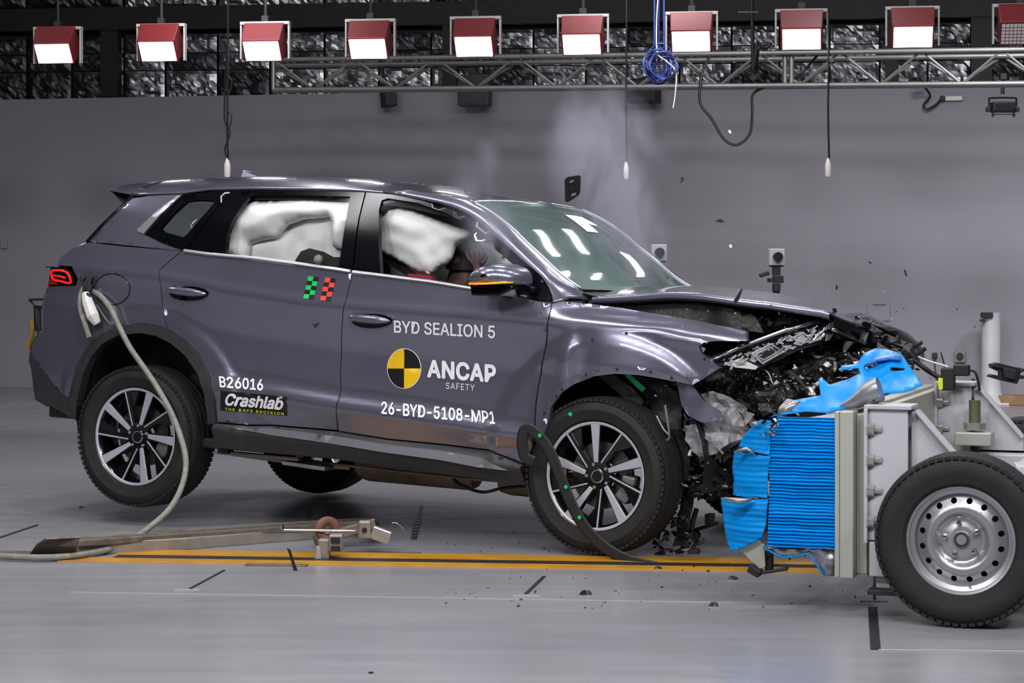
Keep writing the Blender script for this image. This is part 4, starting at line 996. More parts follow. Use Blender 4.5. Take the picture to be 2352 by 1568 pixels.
# ---- wheel housings, underbody
def housing(cx, cz, r, y0, y1, sg, a0=-.25, a1=math.pi + .25):
    rows = [[Vector((cx + r * math.cos(a), sg * y, cz + r * math.sin(a))) for a in np.linspace(a0, a1, 22)] for y in (y0, y1)]
    m = MB().grid(rows)
    m.add([Vector((cx, sg * y1, cz))] + rows[1], [(0, i, i + 1) for i in range(1, 22)])
    return m.build('wheel_housing', 'black_plastic', car, smooth=True, angle=40)
for sg in (-1, 1):
    housing(.0, .46, .455, .885, .52, sg); housing(2.60, .42, .45, .88, .5, sg)
ub = MB(); ub.box((1.2, 0, .34), (1.9, 1.62, .05)); ub.box((-.55, 0, .42), (.55, 1.3, .06)); ub.build('floor_pan', 'dark_metal', car, bevel=.01)
cable('exhaust_pipe', [(-.5, .3, .30), (.2, .25, .27), (.9, -.1, .25), (1.6, -.25, .25), (2.3, -.25, .27)], .03, 'tan_exhaust', '', parent=car)
m = MB(); m.lathe([(.001, .34), (.07, .33), (.085, .28), (.085, -.28), (.07, -.33), (.001, -.34)], 16, Matrix.Translation((1.35, -.45, .265)) @ Matrix.Rotation(math.pi / 2, 4, 'Y')); m.build('silencer', 'tan_exhaust', car, smooth=True, angle=40)
m = MB(); m.lathe([(.001, .14), (.06, .13), (.07, .08), (.07, -.08), (.06, -.13), (.001, -.14)], 14, Matrix.Translation((1.98, -.5, .25)) @ Matrix.Rotation(math.pi / 2, 4, 'Y')); m.build('catalyst', 'tan_exhaust', car, smooth=True, angle=40)
cable('brake_pipe', [(.5, -.76, .30), (1.0, -.74, .285), (1.7, -.72, .27), (2.2, -.75, .275)], .008, 'tan_exhaust', '', parent=car)
cable('fuel_pipe', [(.45, -.78, .295), (.9, -.74, .272), (1.1, -.70, .268)], .012, 'bare_steel', '', parent=car)
m = MB(); m.box((.62, -.8, .30), (.5, .04, .02)); m.box((.9, -.72, .27), (.25, .2, .02), Matrix.Rotation(.05, 3, 'Y')); m.build('heat_shield', 'bare_steel', car, bevel=.006)
m = MB(); m.box((.44, -.82, .315), (.06, .06, .03)); m.build('jacking_pad', 'black_plastic', car, bevel=.004)
cable('loose_wire', [(1.62, -.6, .26), (1.72, -.7, .235), (1.85, -.72, .21), (1.95, -.7, .235), (2.05, -.65, .25)], .008, 'wire_black', '', parent=car)
MB().grid([[Vector((x, y, .40)) for y in (-.82, .82)] for x in (.42, 2.2)]).build('inner_floor', 'black_plastic', car)
sb = MB()
for sg in (-1, 1): sb.box((1.3, sg * .80, .43), (1.72, .08, .16))
sb.build('inner_sill', 'black_plastic', car)

# ---- cabin
hl = MB().grid([[roof_pt(x, s) + Vector((0, 0, -.05)) for s in np.linspace(-.93, .93, 9)] for x in np.linspace(-.25, 1.6, 12)]); hl.build('headliner', 'headliner', car, smooth=True)
for sg in (-1, 1):
    inner = [[Vector((x, -sg * (wid(x, z) - .06), z)) for z in np.linspace(.45, z_belt(x) - .03, 6)] for x in np.linspace(.45, 2.2, 8)]
    MB().grid(inner).build('door_lining', 'headliner', car, smooth=True)
    rows = [[Vector((x, -sg * (wid(x, z) - .05), z)) for z in (z_rail(x) - .005, z_rail(x) - .055)] for x in np.linspace(-.2, 1.6, 10)]
    MB().grid(rows).build('head_rail_lining', 'headliner', car, smooth=True)
def seat(x, y, head=True):
    m = MB(); m.box((x, y, .62), (.5, .5, .16)); m.box((x - .28, y, .98), (.14, .5, .66), Matrix.Rotation(-.3, 3, 'Y')); head and m.box((x - .42, y, 1.37), (.09, .28, .2), Matrix.Rotation(-.25, 3, 'Y'))
    return m.build('seat', 'seat_cloth', car, bevel=.05, segs=3)
seat(1.25, -.37); seat(1.25, .37); seat(.30, -.38, False); seat(.30, .38, False)
ds = MB().grid([[Vector((x, y, z)) for y in np.linspace(-.74, .74, 7)] for x, z in ((2.28, 1.12), (2.0, 1.13), (1.86, 1.08), (1.82, .95), (1.9, .7))]); ds.build('dashboard', 'seat_cloth', car, smooth=True)
m = MB(); m.lathe([(.18 + .016 * math.cos(a), .016 * math.sin(a)) for a in np.linspace(0, 2 * math.pi, 10)], 28, Matrix.Translation((1.72, -.37, .98)) @ Matrix.Rotation(-1.15, 4, 'Y')); m.build('steering_wheel', 'black_plastic', car, smooth=True)
# deployed airbags
def px_plane(pxs, y): return [(p.x, p.z) for p in [CL(u, v, y) for u, v in pxs]]
def puff(base, amp, sd):
    def f(x, z):
        n = mnoise.noise(Vector((x * 5 + sd, z * 6, sd))) + .5 * mnoise.noise(Vector((x * 11, z * 13 + sd, 2)))
        return (x, -(min(wid(x, z) - .05, base + 9)) - amp * n - (0) if base == 0 else -(base + amp * n), z)
    return f
def bag(name, pxs, y, amp, sd, edge_w=.07):
    out = px_plane(pxs, -y); A = np.array(resample(out, .03))
    def f(x, z):
        d = float(seg_dist(np.array([[x, z]]), A)[0]); k = math.sqrt(min(1, d / edge_w))
        n = mnoise.noise(Vector((x * 4.5 + sd, z * 5.5, sd))) + .45 * mnoise.noise(Vector((x * 10, z * 12 + sd, 2)))
        w = min(wid(x, z) - .035, y + amp * (k - .5) + amp * .7 * n * k)
        return (x, -w, z)
    return patch(name, out, f, 'airbag', car, sp=.018, solid=.004)
bag('curtain_airbag', [(505, 600), (512, 540), (535, 480), (575, 462), (690, 458), (812, 464), (800, 540), (788, 575), (768, 574), (757, 565), (760, 512), (752, 497), (690, 503), (655, 515), (630, 545), (590, 552), (570, 560), (560, 600)], .70, .07, 3.1)
bag('side_airbag', [(520, 600), (530, 520), (640, 500), (790, 490), (795, 600), (700, 640), (560, 620)], .625, .04, 8.7, .12)
bag('curtain_airbag', [(862, 575), (868, 500), (890, 480), (912, 474), (940, 478), (975, 494), (1016, 512), (1060, 527), (1076, 536), (1068, 548), (1053, 555), (1041, 566), (1033, 590), (1021, 606), (1003, 614), (985, 628), (956, 626), (935, 614), (896, 592)], .66, .06, 5.2, .09)
bag('far_curtain_airbag', [(880, 500), (1000, 520), (1120, 560), (1190, 620), (1180, 680), (1000, 690), (880, 640)], .10, .03, 1.1, .1)
sbm = MB().grid([[CL(u, v, -.60), CL(u - 7, v + 17, -.60)] for u, v in ((868, 566), (900, 590), (935, 612), (965, 634))]); sbm.build('seat_belt', 'wire_black', car, solid=.004)
fb = MB()
for i, (x0, x1) in enumerate(((-.35, .35), (.5, 1.15), (1.3, 2.05))):
    rows = [[Vector((x, .60 + .05 * mnoise.noise(Vector((x * 5, z * 5, i))), z)) for z in np.linspace(1.18, z_rail(x) - .06 if x < 1.6 else 1.56 - (x - 1.6) * .75, 9)] for x in np.linspace(x0, x1, 12)]
    MB().grid(rows).build('far_curtain_airbag', 'airbag', car, smooth=True)

# ---- crushed front of the car
def crumple(name, pxs, y, amp, m, sd=0.0, sp=.03, tilt=0.0, parent=None, fr=6.0, x0=3.0, sol=.004):
    out = px_plane(pxs, y)
    def f(x, z):
        n = mnoise.noise(Vector((x * fr + sd, z * fr, sd))) + .6 * mnoise.noise(Vector((x * fr * 2.1, z * fr * 2.1 + sd, sd)))
        return (x + amp * .3 * n, y + amp * n + tilt * (x - x0), z)
    return patch(name, out, f, m, parent or car, sp=sp, smooth=False, solid=sol)
crumple('engine_bay_wall', [(1350, 690), (1500, 684), (1640, 684), (1760, 700), (1890, 722), (1990, 745), (2085, 790), (2100, 860), (2060, 900), (1900, 930), (1790, 960), (1720, 1010), (1690, 1070), (1670, 1130), (1600, 1120), (1560, 1000), (1540, 880), (1600, 800), (1480, 730), (1355, 704)], -.30, .10, 'dark_metal', 2.0, .05)
crumple('inner_wing_sheet', [(1603, 905), (1640, 898), (1665, 905), (1692, 925), (1712, 945), (1735, 950), (1722, 985), (1705, 1008), (1672, 1020), (1640, 1044), (1605, 1048), (1575, 1010), (1570, 978), (1606, 970), (1650, 958), (1630, 930)], -.80, .045, 'grey_primer', 5.0, .022, fr=11)
crumple('chassis_leg', [(1575, 985), (1640, 978), (1700, 960), (1745, 968), (1700, 1015), (1640, 1060), (1600, 1058)], -.74, .05, 'grey_primer', 15.0, .022, fr=9)
crumple('crushed_radiator', [(1590, 880), (1660, 848), (1740, 852), (1820, 830), (1890, 800), (1930, 830), (1900, 880), (1830, 905), (1800, 935), (1750, 960), (1690, 930), (1640, 905)], -.55, .06, 'dark_metal', 7.0, .02, fr=13)
crumple('bumper_beam', [(1600, 1040), (1650, 1045), (1690, 1015), (1710, 1040), (1690, 1110), (1640, 1150), (1600, 1130), (1580, 1080)], -.50, .06, 'black_plastic', 9.0, .022, fr=10)
crumple('wheel_liner', [(1395, 862), (1440, 868), (1475, 900), (1510, 955), (1545, 1040), (1570, 1100), (1590, 1105), (1588, 1060), (1570, 985), (1558, 905), (1545, 878), (1470, 864)], -.70, .025, 'black_plastic', 3.0, .03)
crumple('wheel_liner', [(1548, 1050), (1580, 1060), (1592, 1120), (1585, 1200), (1575, 1250), (1545, 1255), (1560, 1180), (1566, 1110)], -.60, .03, 'black_plastic', 13.0, .03)
crumple('liner_panel', [(1375, 864), (1410, 862), (1450, 890), (1478, 920), (1470, 938), (1430, 912)], -.76, .008, 'dark_metal', 4.0, .03)
crumple('green_tag', [(1434, 862), (1448, 860), (1484, 892), (1474, 900)], -.80, .004, 'green_decal', 4.0, .03)
crumple('peeled_bumper_skin', [(1541, 832), (1556, 850), (1566, 873), (1590, 885), (1617, 918), (1648, 940), (1663, 950), (1652, 962), (1617, 971), (1584, 956), (1566, 932), (1557, 894)], -.88, .012, 'paint', 6.0, .02, fr=5)
patch('wing_flange', flank([(1258, 977), (1266, 935), (1289, 903), (1319, 882), (1364, 864), (1414, 858), (1468, 861), (1521, 870), (1551, 876), (1540, 862), (1500, 848), (1450, 838), (1400, 838), (1350, 850), (1310, 866), (1280, 886), (1258, 915), (1246, 960)]), side_map(1, .004), 'paint', car, sp=.025)
for u, v in ((1292, 894), (1279, 909), (1347, 860), (1418, 848), (1495, 854), (1543, 868), (1362, 780), (1439, 765), (1619, 823)):
    x, z = CS(u, v); MB().lathe([(.001, .003), (.006, .003), (.007, 0)], 10, Matrix.Translation((x, -(wid(x, z) + .004), z)) @ Matrix.Rotation(math.pi / 2, 4, 'X')).build('clip_hole', 'steel_dark', car)
# headlamp hanging out of its mount
def HL(u, v, out=0.0):
    p = CL(u, v, -.84); return CL(u, v, -.86 + (p.x - 3.05) * .42 - out)
def hl_poly(name, pxs, out, m, parent, th=.01):
    return MB().prism(pxs, lambda q: HL(*q, out), lambda q: HL(*q, out - th)).build(name, m, parent, bevel=.002)
lampo = hl_poly('headlamp', [(1640, 838), (1668, 822), (1735, 792), (1820, 762), (1890, 742), (1918, 742), (1900, 775), (1880, 790), (1830, 806), (1790, 826), (1735, 848), (1690, 843)], 0, 'lens_dark', car, .08)
hl_poly('lamp_lens_corner', [(1668, 835), (1700, 822), (1742, 842), (1735, 849), (1690, 844)], .012, 'off_white', lampo)
MB().tube([HL(1632, 826, .02), HL(1700, 797, .025), HL(1800, 760, .025), HL(1888, 734, .02)], .010, 8).build('trim_bar', 'chrome', lampo, smooth=True)
MB().tube([HL(1628, 833, .012), HL(1700, 806, .015), HL(1800, 768, .015), HL(1880, 745, .012)], .009, 8).build('trim_bar_black', 'gloss_black', lampo, smooth=True)
def frame(pxs, out, r, m, nm):
    pts = [HL(u, v, out) for u, v in pxs]; MB().tube(pts + [pts[0]], r, 6).build(nm, m, lampo)
frame([(1728, 812), (1772, 790), (1798, 808), (1752, 834)], .02, .006, 'lens_chrome', 'reflector_frame')
frame([(1736, 813), (1770, 797), (1788, 808), (1753, 827)], .022, .004, 'lens_chrome', 'reflector_frame')
hl_poly('reflector', [(1742, 813), (1770, 801), (1783, 808), (1754, 823)], .02, 'lens_dark', lampo)
frame([(1822, 775), (1846, 764), (1862, 780), (1838, 792)], .02, .005, 'lens_chrome', 'reflector_frame')
hl_poly('reflector', [(1826, 776), (1844, 768), (1856, 780), (1838, 788)], .018, 'lens_chrome', lampo)
MB().tube([HL(1868, 782, .02), HL(1880, 766, .02), HL(1872, 772, .02), HL(1890, 762, .02), HL(1895, 752, .02)], .005, 6).build('light_guide', 'lens_chrome', lampo)
frame([(1862, 786), (1884, 778), (1896, 762), (1900, 748), (1893, 770)], .018, .004, 'lens_chrome', 'light_guide')
hl_poly('end_cap', [(1904, 742), (1923, 736), (1922, 754), (1906, 780), (1895, 784)], .016, 'satin_silver', lampo)
bits = MB(); rr_ = random.Random(5)
for k in range(110):
    u = rr_.uniform(1665, 1890); v = 838 - (u - 1665) * .34 + rr_.uniform(-20, 14); p = HL(u, v, .014)
    bits.box(p, (rr_.uniform(.008, .04), .006, rr_.uniform(.003, .010)), Matrix.Rotation(rr_.uniform(-1.2, .4), 3, 'Y'))
tag(bits.build('chrome_fragments', 'lens_chrome', lampo), kind='stuff')
# things seen in the gap under the bonnet
def bay_box(nm, u0, v0, u1, v1, y, m, th=.12, lean=0):
    return MB().prism([(u0, v0), (u1, v0 + lean), (u1, v1 + lean), (u0, v1)], lambda q: CL(*q, y), lambda q: CL(*q, y) + Vector((0, th, 0))).build(nm, m, car, bevel=.004)
bay_box('relay_box', 1719, 730, 1774, 748, -.42, 'off_white'); bay_box('relay_lid', 1748, 731, 1756, 746, -.43, 'black_plastic', .02)
bay_box('fluid_tank', 1780, 726, 1818, 744, -.40, 'grey_primer'); bay_box('coolant_cap', 1700, 718, 1728, 729, -.46, 'barrier_blue', .05)
bay_box('battery_tray', 1686, 730, 1714, 738, -.45, 'wire_grey', .05)
cable('bonnet_stay', [CL(1480, 716, -.55), CL(1540, 706, -.55), CL(1602, 692, -.55)], .005, 'bare_steel', '', parent=car)
cable('bonnet_hinge', [CL(1568, 682, -.6), CL(1600, 688, -.6), CL(1624, 694, -.6)], .008, 'rust_steel', '', parent=car)
cable('wiring_hose', [CL(1572, 965, -.72), CL(1580, 1000, -.72), CL(1600, 1035, -.7), (CL(1610, 1065, -.7))], .010, 'wire_black', '', parent=car)
cable('wiring_hose', [CL(1585, 1000, -.7), CL(1640, 985, -.7), CL(1690, 970, -.68), CL(1720, 955, -.66)], .008, 'wire_black', '', parent=car)
cable('blue_harness', [CL(1572, 950, -.76), CL(1580, 965, -.77), CL(1592, 958, -.77), CL(1585, 972, -.76), CL(1600, 966, -.76)], .007, 'rope_blue', '', parent=car)
cable('torn_bracket', [CL(1528, 930, -.82), CL(1537, 1000, -.82), CL(1530, 1012, -.82)], .006, 'bare_steel', '', parent=car)
cable('torn_bracket', [CL(1508, 955, -.84), CL(1524, 985, -.84), CL(1536, 998, -.84)], .005, 'bare_steel', '', parent=car)
cable('suspension_arm', [CL(1620, 1120, -.45), CL(1640, 1105, -.5), CL(1670, 1090, -.55)], .016, 'bare_steel', '', parent=car)
cable('steering_link', [CL(1586, 1114, -.55), CL(1604, 1114, -.55), CL(1622, 1114, -.55)], .008, 'bare_steel', '', parent=car)
cable('steering_link', [CL(1605, 1090, -.55), CL(1604, 1120, -.55)], .010, 'bare_steel', '', parent=car)
cable('dangling_strut', [CL(1600, 1168, -.5), CL(1594, 1190, -.5), CL(1588, 1215, -.5)], .012, 'dark_metal', '', parent=car)
cable('drive_shaft', [CL(1575, 1222, -.4), CL(1610, 1213, -.4), CL(1650, 1200, -.4)], .010, 'dark_metal', '', parent=car)
bay_box('anti_roll_mount', 1618, 1180, 1634, 1204, -.5, 'black_plastic', .05); bay_box('ball_joint', 1580, 1262, 1600, 1290, -.62, 'dark_metal', .05)
# jagged small wreckage, far too fine to count
def shards(n, gen, size, sd):
    r = random.Random(sd); m = MB()
    for _ in range(n):
        p = gen(r); s = r.uniform(*size); M = Matrix.Rotation(r.uniform(0, 6.3), 3, 'X') @ Matrix.Rotation(r.uniform(0, 6.3), 3, 'Z')
        k = r.uniform(.25, 1.0); th = r.uniform(.06, .25)
        vs_ = [p + M @ (Vector(q) * s) for q in ((0, 0, 0), (1, .1, 0), (.7, k, .1), (.1, .6 * k, -.1), (.2, .2, th), (.8, .3, th))]
        m.add(vs_, [(0, 1, 2, 3), (0, 4, 1), (1, 4, 5), (1, 5, 2), (2, 5, 4), (2, 4, 3), (3, 4, 0)])
    return m
def region(pxs, y0, y1):
    A = [tuple(map(float, p)) for p in pxs]; us = [p[0] for p in A]; vs_ = [p[1] for p in A]
    def g(r):
        while True:
            u, v = r.uniform(min(us), max(us)), r.uniform(min(vs_), max(vs_))
            if in_poly(np.array([[u, v]]), A)[0]: return CL(u, v, r.uniform(y0, y1))
    return g
W_A = [(1735, 885), (1800, 856), (1850, 832), (1920, 808), (2080, 800), (2100, 880), (2050, 900), (1900, 880), (1880, 905), (1800, 900)]
W_B = [(1565, 1000), (1610, 1050), (1700, 1010), (1720, 1030), (1680, 1120), (1630, 1150), (1570, 1130)]
W_C = [(1560, 1150), (1585, 1190), (1600, 1260), (1560, 1280), (1500, 1250)]
W_D = [(1900, 715), (1985, 742), (2080, 785), (2110, 850), (2090, 880), (2040, 820), (1960, 790), (1900, 800)]
tag(shards(170, region(W_A, -.62, -.3), (.025, .085), 1).build('wreckage_fragments', 'shard_dark', car), kind='stuff')
tag(shards(60, region(W_A, -.66, -.4), (.025, .08), 31).build('grey_fragments', 'dark_metal', car), kind='stuff')
W_E = [(1600, 880), (1680, 850), (1760, 850), (1860, 880), (1800, 930), (1740, 958), (1690, 935)]
tag(shards(120, region(W_E, -.80, -.5), (.006, .02), 32).build('dust_fragments', 'dark_metal', car), kind='stuff')
tag(shards(70, region(W_E, -.80, -.5), (.004, .010), 33).build('bright_specks', 'shard_light', car), kind='stuff')
rs_ = random.Random(4); g_ = region([(1580, 980), (1720, 900), (1900, 800), (2080, 800), (1900, 890), (1700, 1000), (1660, 1100), (1580, 1120)], -.82, -.5)
for k in range(34):
    a = g_(rs_); d = Vector((rs_.uniform(-1, 1), rs_.uniform(-.3, .3), rs_.uniform(-.8, .8))) * rs_.uniform(.03, .11)
    cable('torn_strip', [a, a + d * .5 + Vector((0, 0, rs_.uniform(-.02, .02))), a + d], rs_.uniform(.003, .009), rs_.choice(('wire_black', 'dark_metal', 'shard_light', 'grey_primer', 'wire_black')), '', parent=car, k=2, n=5)
tag(shards(90, region(W_A, -.84, -.5), (.008, .03), 2).build('bright_fragments', 'shard_light', car), kind='stuff')
tag(shards(260, region(W_B, -.75, -.35), (.02, .07), 3).build('wreckage_fragments', 'shard_dark', car), kind='stuff')
tag(shards(40, region(W_B, -.8, -.5), (.01, .03), 6).build('bright_fragments', 'shard_light', car), kind='stuff')
tag(shards(90, region(W_C, -.75, -.4), (.02, .06), 4).build('wreckage_fragments', 'shard_dark', car), kind='stuff')
tag(shards(170, region(W_D, -.45, .2), (.02, .08), 5).build('wreckage_fragments', 'shard_dark', car), kind='stuff')
tag(shards(60, region([(1500, 690), (1700, 700), (1800, 745), (1740, 765), (1600, 735), (1500, 715)], -.6, -.3), (.02, .06), 9).build('engine_clutter', 'dark_metal', car), kind='stuff')
# grille bar and loose strips at the nose
cable('grille_strip', [CL(2030, 800, -.1), CL(2085, 818, 0), CL(2130, 850, 0), CL(2165, 872, 0)], .012, 'wire_black', '', parent=car)
cable('grille_strip', [CL(1985, 745, -.3), CL(2040, 768, -.1), CL(2075, 790, 0), CL(2095, 800, 0)], .016, 'gloss_black', '', parent=car)
cable('nose_wire', [CL(2100, 815, 0), CL(2130, 828, 0), CL(2178, 842, 0)], .005, 'wire_white', '', parent=car)
for a, b_ in (((2090, 800), (2118, 786)), ((2105, 815), (2126, 800)), ((2080, 800), (2095, 830))): cable('broken_clip', [CL(*a, 0), CL(*b_, 0)], .010, 'wire_black', '', parent=car)
crumple('nose_panel', [(1888, 728), (1930, 733), (1985, 752), (2050, 785), (2085, 800), (2060, 815), (1990, 800), (1920, 790), (1895, 770)], -.30, .03, 'gloss_black', 3.3, .04)
# torn wheel-arch strip dragging over the front wheel
strip = [(1226, 1060), (1207, 1050), (1200, 1020), (1203, 992), (1214, 984), (1236, 1000), (1262, 1035), (1285, 1090), (1305, 1140), (1330, 1190), (1360, 1230), (1400, 1264), (1450, 1288), (1516, 1304)]
sp3 = smooth_pts(strip, 4); dl = []
for i, q in enumerate(sp3):
    a, b_ = sp3[max(0, i - 1)], sp3[min(len(sp3) - 1, i + 1)]; d = (b_ - a) / np.hypot(*(b_ - a)); n = np.array((-d[1], d[0])) * 12
    dl.append([CL(*(q + n), -.985), CL(*(q + n * .7), -.992), CL(*(q - n * .7), -.992), CL(*(q - n), -.985)])
MB().grid(dl).build('torn_arch_strip', 'black_plastic', car, smooth=False, solid=.006)
for u, v in ((1300, 1118), (1331, 1188), (1240, 1000), (1310, 951)):
    MB().box(CL(u, v, -1.012), (.016, .006, .014), Matrix.Rotation(.5, 3, 'Y')).build('marker_dot', 'green_decal', car)
# bracket and strap at the tail
m = MB(); a = CL(68, 688, -.35)
m.tube([CL(100, 687, -.45), CL(68, 688, -.35), CL(80, 702, -.35), CL(82, 760, -.35)], .008, 6); m.tube([CL(82, 704, -.35), CL(98, 706, -.4)], .01, 6); m.tube([CL(90, 708, -.35), CL(90, 768, -.35)], .012, 6); m.build('tail_bracket', 'wire_black', car)
cable('strap', [CL(72, 735, -.3), CL(74, 765, -.3), CL(64, 800, -.3)], .014, 'hook_yellow', '', parent=car)
cable('trim_wire', [CL(106, 613, -.6), CL(126, 613, -.75)], .004, 'wire_black', '', parent=car)

# ---- sensor hose hanging off the tail
pts = [(208, 655, 11.28), (214, 668, 11.26), (232, 680, 11.2), (255, 710, 11.16), (275, 752, 11.12), (300, 800, 11.06), (350, 872, 10.92), (392, 945, 10.78), (417, 1010, 10.68), (427, 1062, 10.6), (418, 1115, 10.5), (392, 1165, 10.38), (352, 1204, 10.28), (300, 1240, 10.18)]
pw_ = [P(*p) for p in pts] + [fp(u, v, .02) for u, v in ((240, 1264), (170, 1276), (90, 1280), (0, 1277), (-80, 1272))]
hose = empty('sensor_hose', fp(240, 1264, .0)); H0 = hose.location.copy()
cable('hose', [p - H0 for p in pw_], .0145, 'wire_grey', '', parent=hose, n=10)
cable('grey_lead', [P(198, 650, 11.3) - H0, P(186, 675, 11.25) - H0, P(184, 705, 11.22) - H0, P(192, 735, 11.2) - H0, P(205, 775, 11.18) - H0], .014, 'wire_grey', '', parent=hose)
cable('thin_lead', [P(222, 700, 11.24) - H0, P(245, 735, 11.2) - H0, P(262, 750, 11.2) - H0], .004, 'wire_grey', '', parent=hose)
m = MB()
for (u, v, s) in ((192, 640, .03), (203, 642, .045), (206, 660, .03), (196, 655, .025)): m.box(P(u, v, 11.24) - H0, (s * 1.2, .05, s), Matrix.Rotation(u, 3, 'Y'))
m.build('connector', 'wire_black', hose, bevel=.005)
MB().tube([P(203, 672, 11.2) - H0, P(204, 690, 11.2) - H0], .012, 8).build('blue_plug', 'rope_blue', hose)
MB().tube([P(196, 672, 11.22) - H0, P(202, 695, 11.2) - H0, P(213, 725, 11.18) - H0, P(224, 744, 11.18) - H0], [.02, .03, .034, .02], 9).build('taped_end', 'off_white', hose, bevel=.006)
tag(hose, 'grey sensor hose hanging from the car tail down to the floor', 'hose')

# ---- crash test dummies
def skin_body(name, chains, material, root, sub=2):
    """chains of (point, radius); later chains start at a point of an earlier one"""
    vs_ = []; es = []; rad = []; idx = {}
    for ch in chains:
        prev = None
        for p, r in ch:
            key = tuple(round(c, 4) for c in p)
            if key not in idx: idx[key] = len(vs_); vs_.append(tuple(p)); rad.append(r)
            if prev is not None: es.append((prev, idx[key]))
            prev = idx[key]
    me = bpy.data.meshes.new(name); me.from_pydata(vs_, es, []); o = link(name, me, None, root)
    md = o.modifiers.new('skin', 'SKIN'); md.use_smooth_shade = True
    for i, sv in enumerate(me.skin_vertices[0].data):
        r = rad[i]; sv.radius = r if isinstance(r, tuple) else (r, r)
    me.skin_vertices[0].data[0].use_root = True
    s2 = o.modifiers.new('sub', 'SUBSURF'); s2.levels = sub; s2.render_levels = sub
    dg = bpy.context.evaluated_depsgraph_get(); me2 = bpy.data.meshes.new_from_object(o.evaluated_get(dg)); me2.name = name
    bpy.data.objects.remove(o)
    me2.polygons.foreach_set('use_smooth', [True] * len(me2.polygons))
    me2.materials.clear(); return link(name, me2, material, root)
def dummy(label, hx, hy, hz, arm, small=1.0):
    root = empty('test_dummy'); root.matrix_world = CARM
    V = Vector; h = V((hx, hy, hz)); k = small
    pelvis = V((hx - .18, hy, hz - .72 * k)); chest = V((hx - .12, hy, hz - .36 * k)); neck = V((hx - .05, hy, hz - .16 * k))
    ch = [[(pelvis, .13 * k), ((pelvis + chest) / 2, .13 * k), (chest, .14 * k), (V((hx - .08, hy, hz - .22 * k)), .075 * k), (neck, .055 * k), (V((hx - .03, hy, hz - .09 * k)), .06 * k), (h, .088 * k), (h + V((.01, 0, .05 * k)), .085 * k), (h + V((.0, 0, .095 * k)), .05 * k)],
          [(V((hx - .03, hy, hz - .09 * k)), .06 * k), (V((hx + .06 * k, hy, hz - .07 * k)), .04 * k)],
          [(h, .088 * k), (V((hx + .095 * k, hy, hz - .005)), .018 * k)]]
    for s in (-1, 1):
        sh = chest + V((.03, s * .17 * k, .08 * k)); ch.append([(chest, .14 * k), (sh, .065 * k)])
        ch.append([(pelvis, .13 * k), (pelvis + V((.16, s * .1 * k, .02)), .085 * k), (pelvis + V((.45 * k, s * .12 * k, .06)), .065 * k), (pelvis + V((.62 * k, s * .12 * k, -.18 * k)), .05 * k), (pelvis + V((.74 * k, s * .12 * k, -.26 * k)), .035 * k)])
        if not arm or s > 0:
            ch.append([(sh, .065 * k), (sh + V((.12, s * .03, -.2 * k)), .048 * k), (sh + V((.32 * k, -s * .03, -.2 * k)), .036 * k), (sh + V((.38 * k, -s * .03, -.19 * k)), .03 * k)])
        else:
            el = CL(1112, 678, -.58); wr = CL(1104, 634, -.56); pm = CL(1096, 610, -.545)
            ch.append([(sh, .065), ((sh + el) / 2, .05), (el, .045), ((el + wr) / 2, .036), (wr, .026), (pm, .030)])
            for i, (u, v, u2, v2) in enumerate(((1076, 592, 1070, 574), (1085, 586, 1081, 566), (1096, 584, 1094, 564), (1106, 587, 1107, 568), (1113, 600, 1119, 588))):
                r = .0095 if i < 4 else .0105
                b0 = CL(1088 + i * 4.0, 603 + (4 if i == 4 else 0), -.55)
                ch.append([(pm, .030), (b0, r * 1.3), (CL(u, v, -.555), r), (CL((u + u2) / 2, (v + v2) / 2, -.55), r * .92), (CL(u2, v2, -.535), r * .8)])
    return root, ch, h
root, ch, h = dummy('', *(CL(1070, 592, -.42)), True)
skin_body('body', ch, 'dummy_skin', root)
# dark head cover with brow, eyes and ear, and the red shirt shoulder
m = MB(); m.lathe([(.001, .112), (.05, .104), (.08, .075), (.093, .03), (.094, -.02), (.085, -.06)], 24, Matrix.Translation(h + Vector((-.012, 0, .0)))); m.build('head_cover', 'dummy_face', root, smooth=True)
for s in (-1, 1):
    MB().lathe([(.001, .006), (.012, .004), (.014, 0)], 10, Matrix.Translation(h + Vector((.086, s * .033, .015))) @ Matrix.Rotation(math.pi / 2, 4, 'Y')).build('eye', 'steel_dark', root, smooth=True)
    MB().lathe([(.004, .012), (.02, .010), (.026, 0)], 12, Matrix.Translation(h + Vector((-.01, s * .093, -.01))) @ Matrix.Rotation(-s * math.pi / 2, 4, 'X')).build('ear', 'dummy_skin', root, smooth=True)
MB().box(h + Vector((.088, 0, -.055)), (.014, .05, .008)).build('mouth', 'dummy_face', root, bevel=.003)
sh0 = h + Vector((-.12, 0, -.36)); mm = MB(); mm.lathe([(.001, .22), (.10, .19), (.165, .10), (.17, -.1), (.15, -.35)], 20, Matrix.Translation(sh0) @ Matrix.Diagonal((.85, 1.25, 1, 1))); mm.build('shirt', 'red_cloth', root, smooth=True)
MB().prism([(934, 628), (990, 634), (992, 650), (936, 646)], lambda q: CL(*q, -.66), lambda q: CL(*q, -.66) + Vector((0, .05, 0))).build('sleeve', 'red_cloth', root, bevel=.006)
tag(root, 'brown crash-test dummy in the driver seat with a hand over its face', 'dummy')
root, ch, h = dummy('', *(CL(722, 604, -.56)), False, .82)
skin_body('body', ch, 'seat_cloth', root)
m = MB(); m.lathe([(.001, .095), (.05, .086), (.075, .05), (.08, 0), (.07, -.05)], 20, Matrix.Translation(h) @ Matrix.Diagonal((1.15, 1, 1, 1))); m.build('head_cover', 'headliner', root, smooth=True)
tag(root, 'dark test dummy slumped low behind the rear side window', 'dummy')
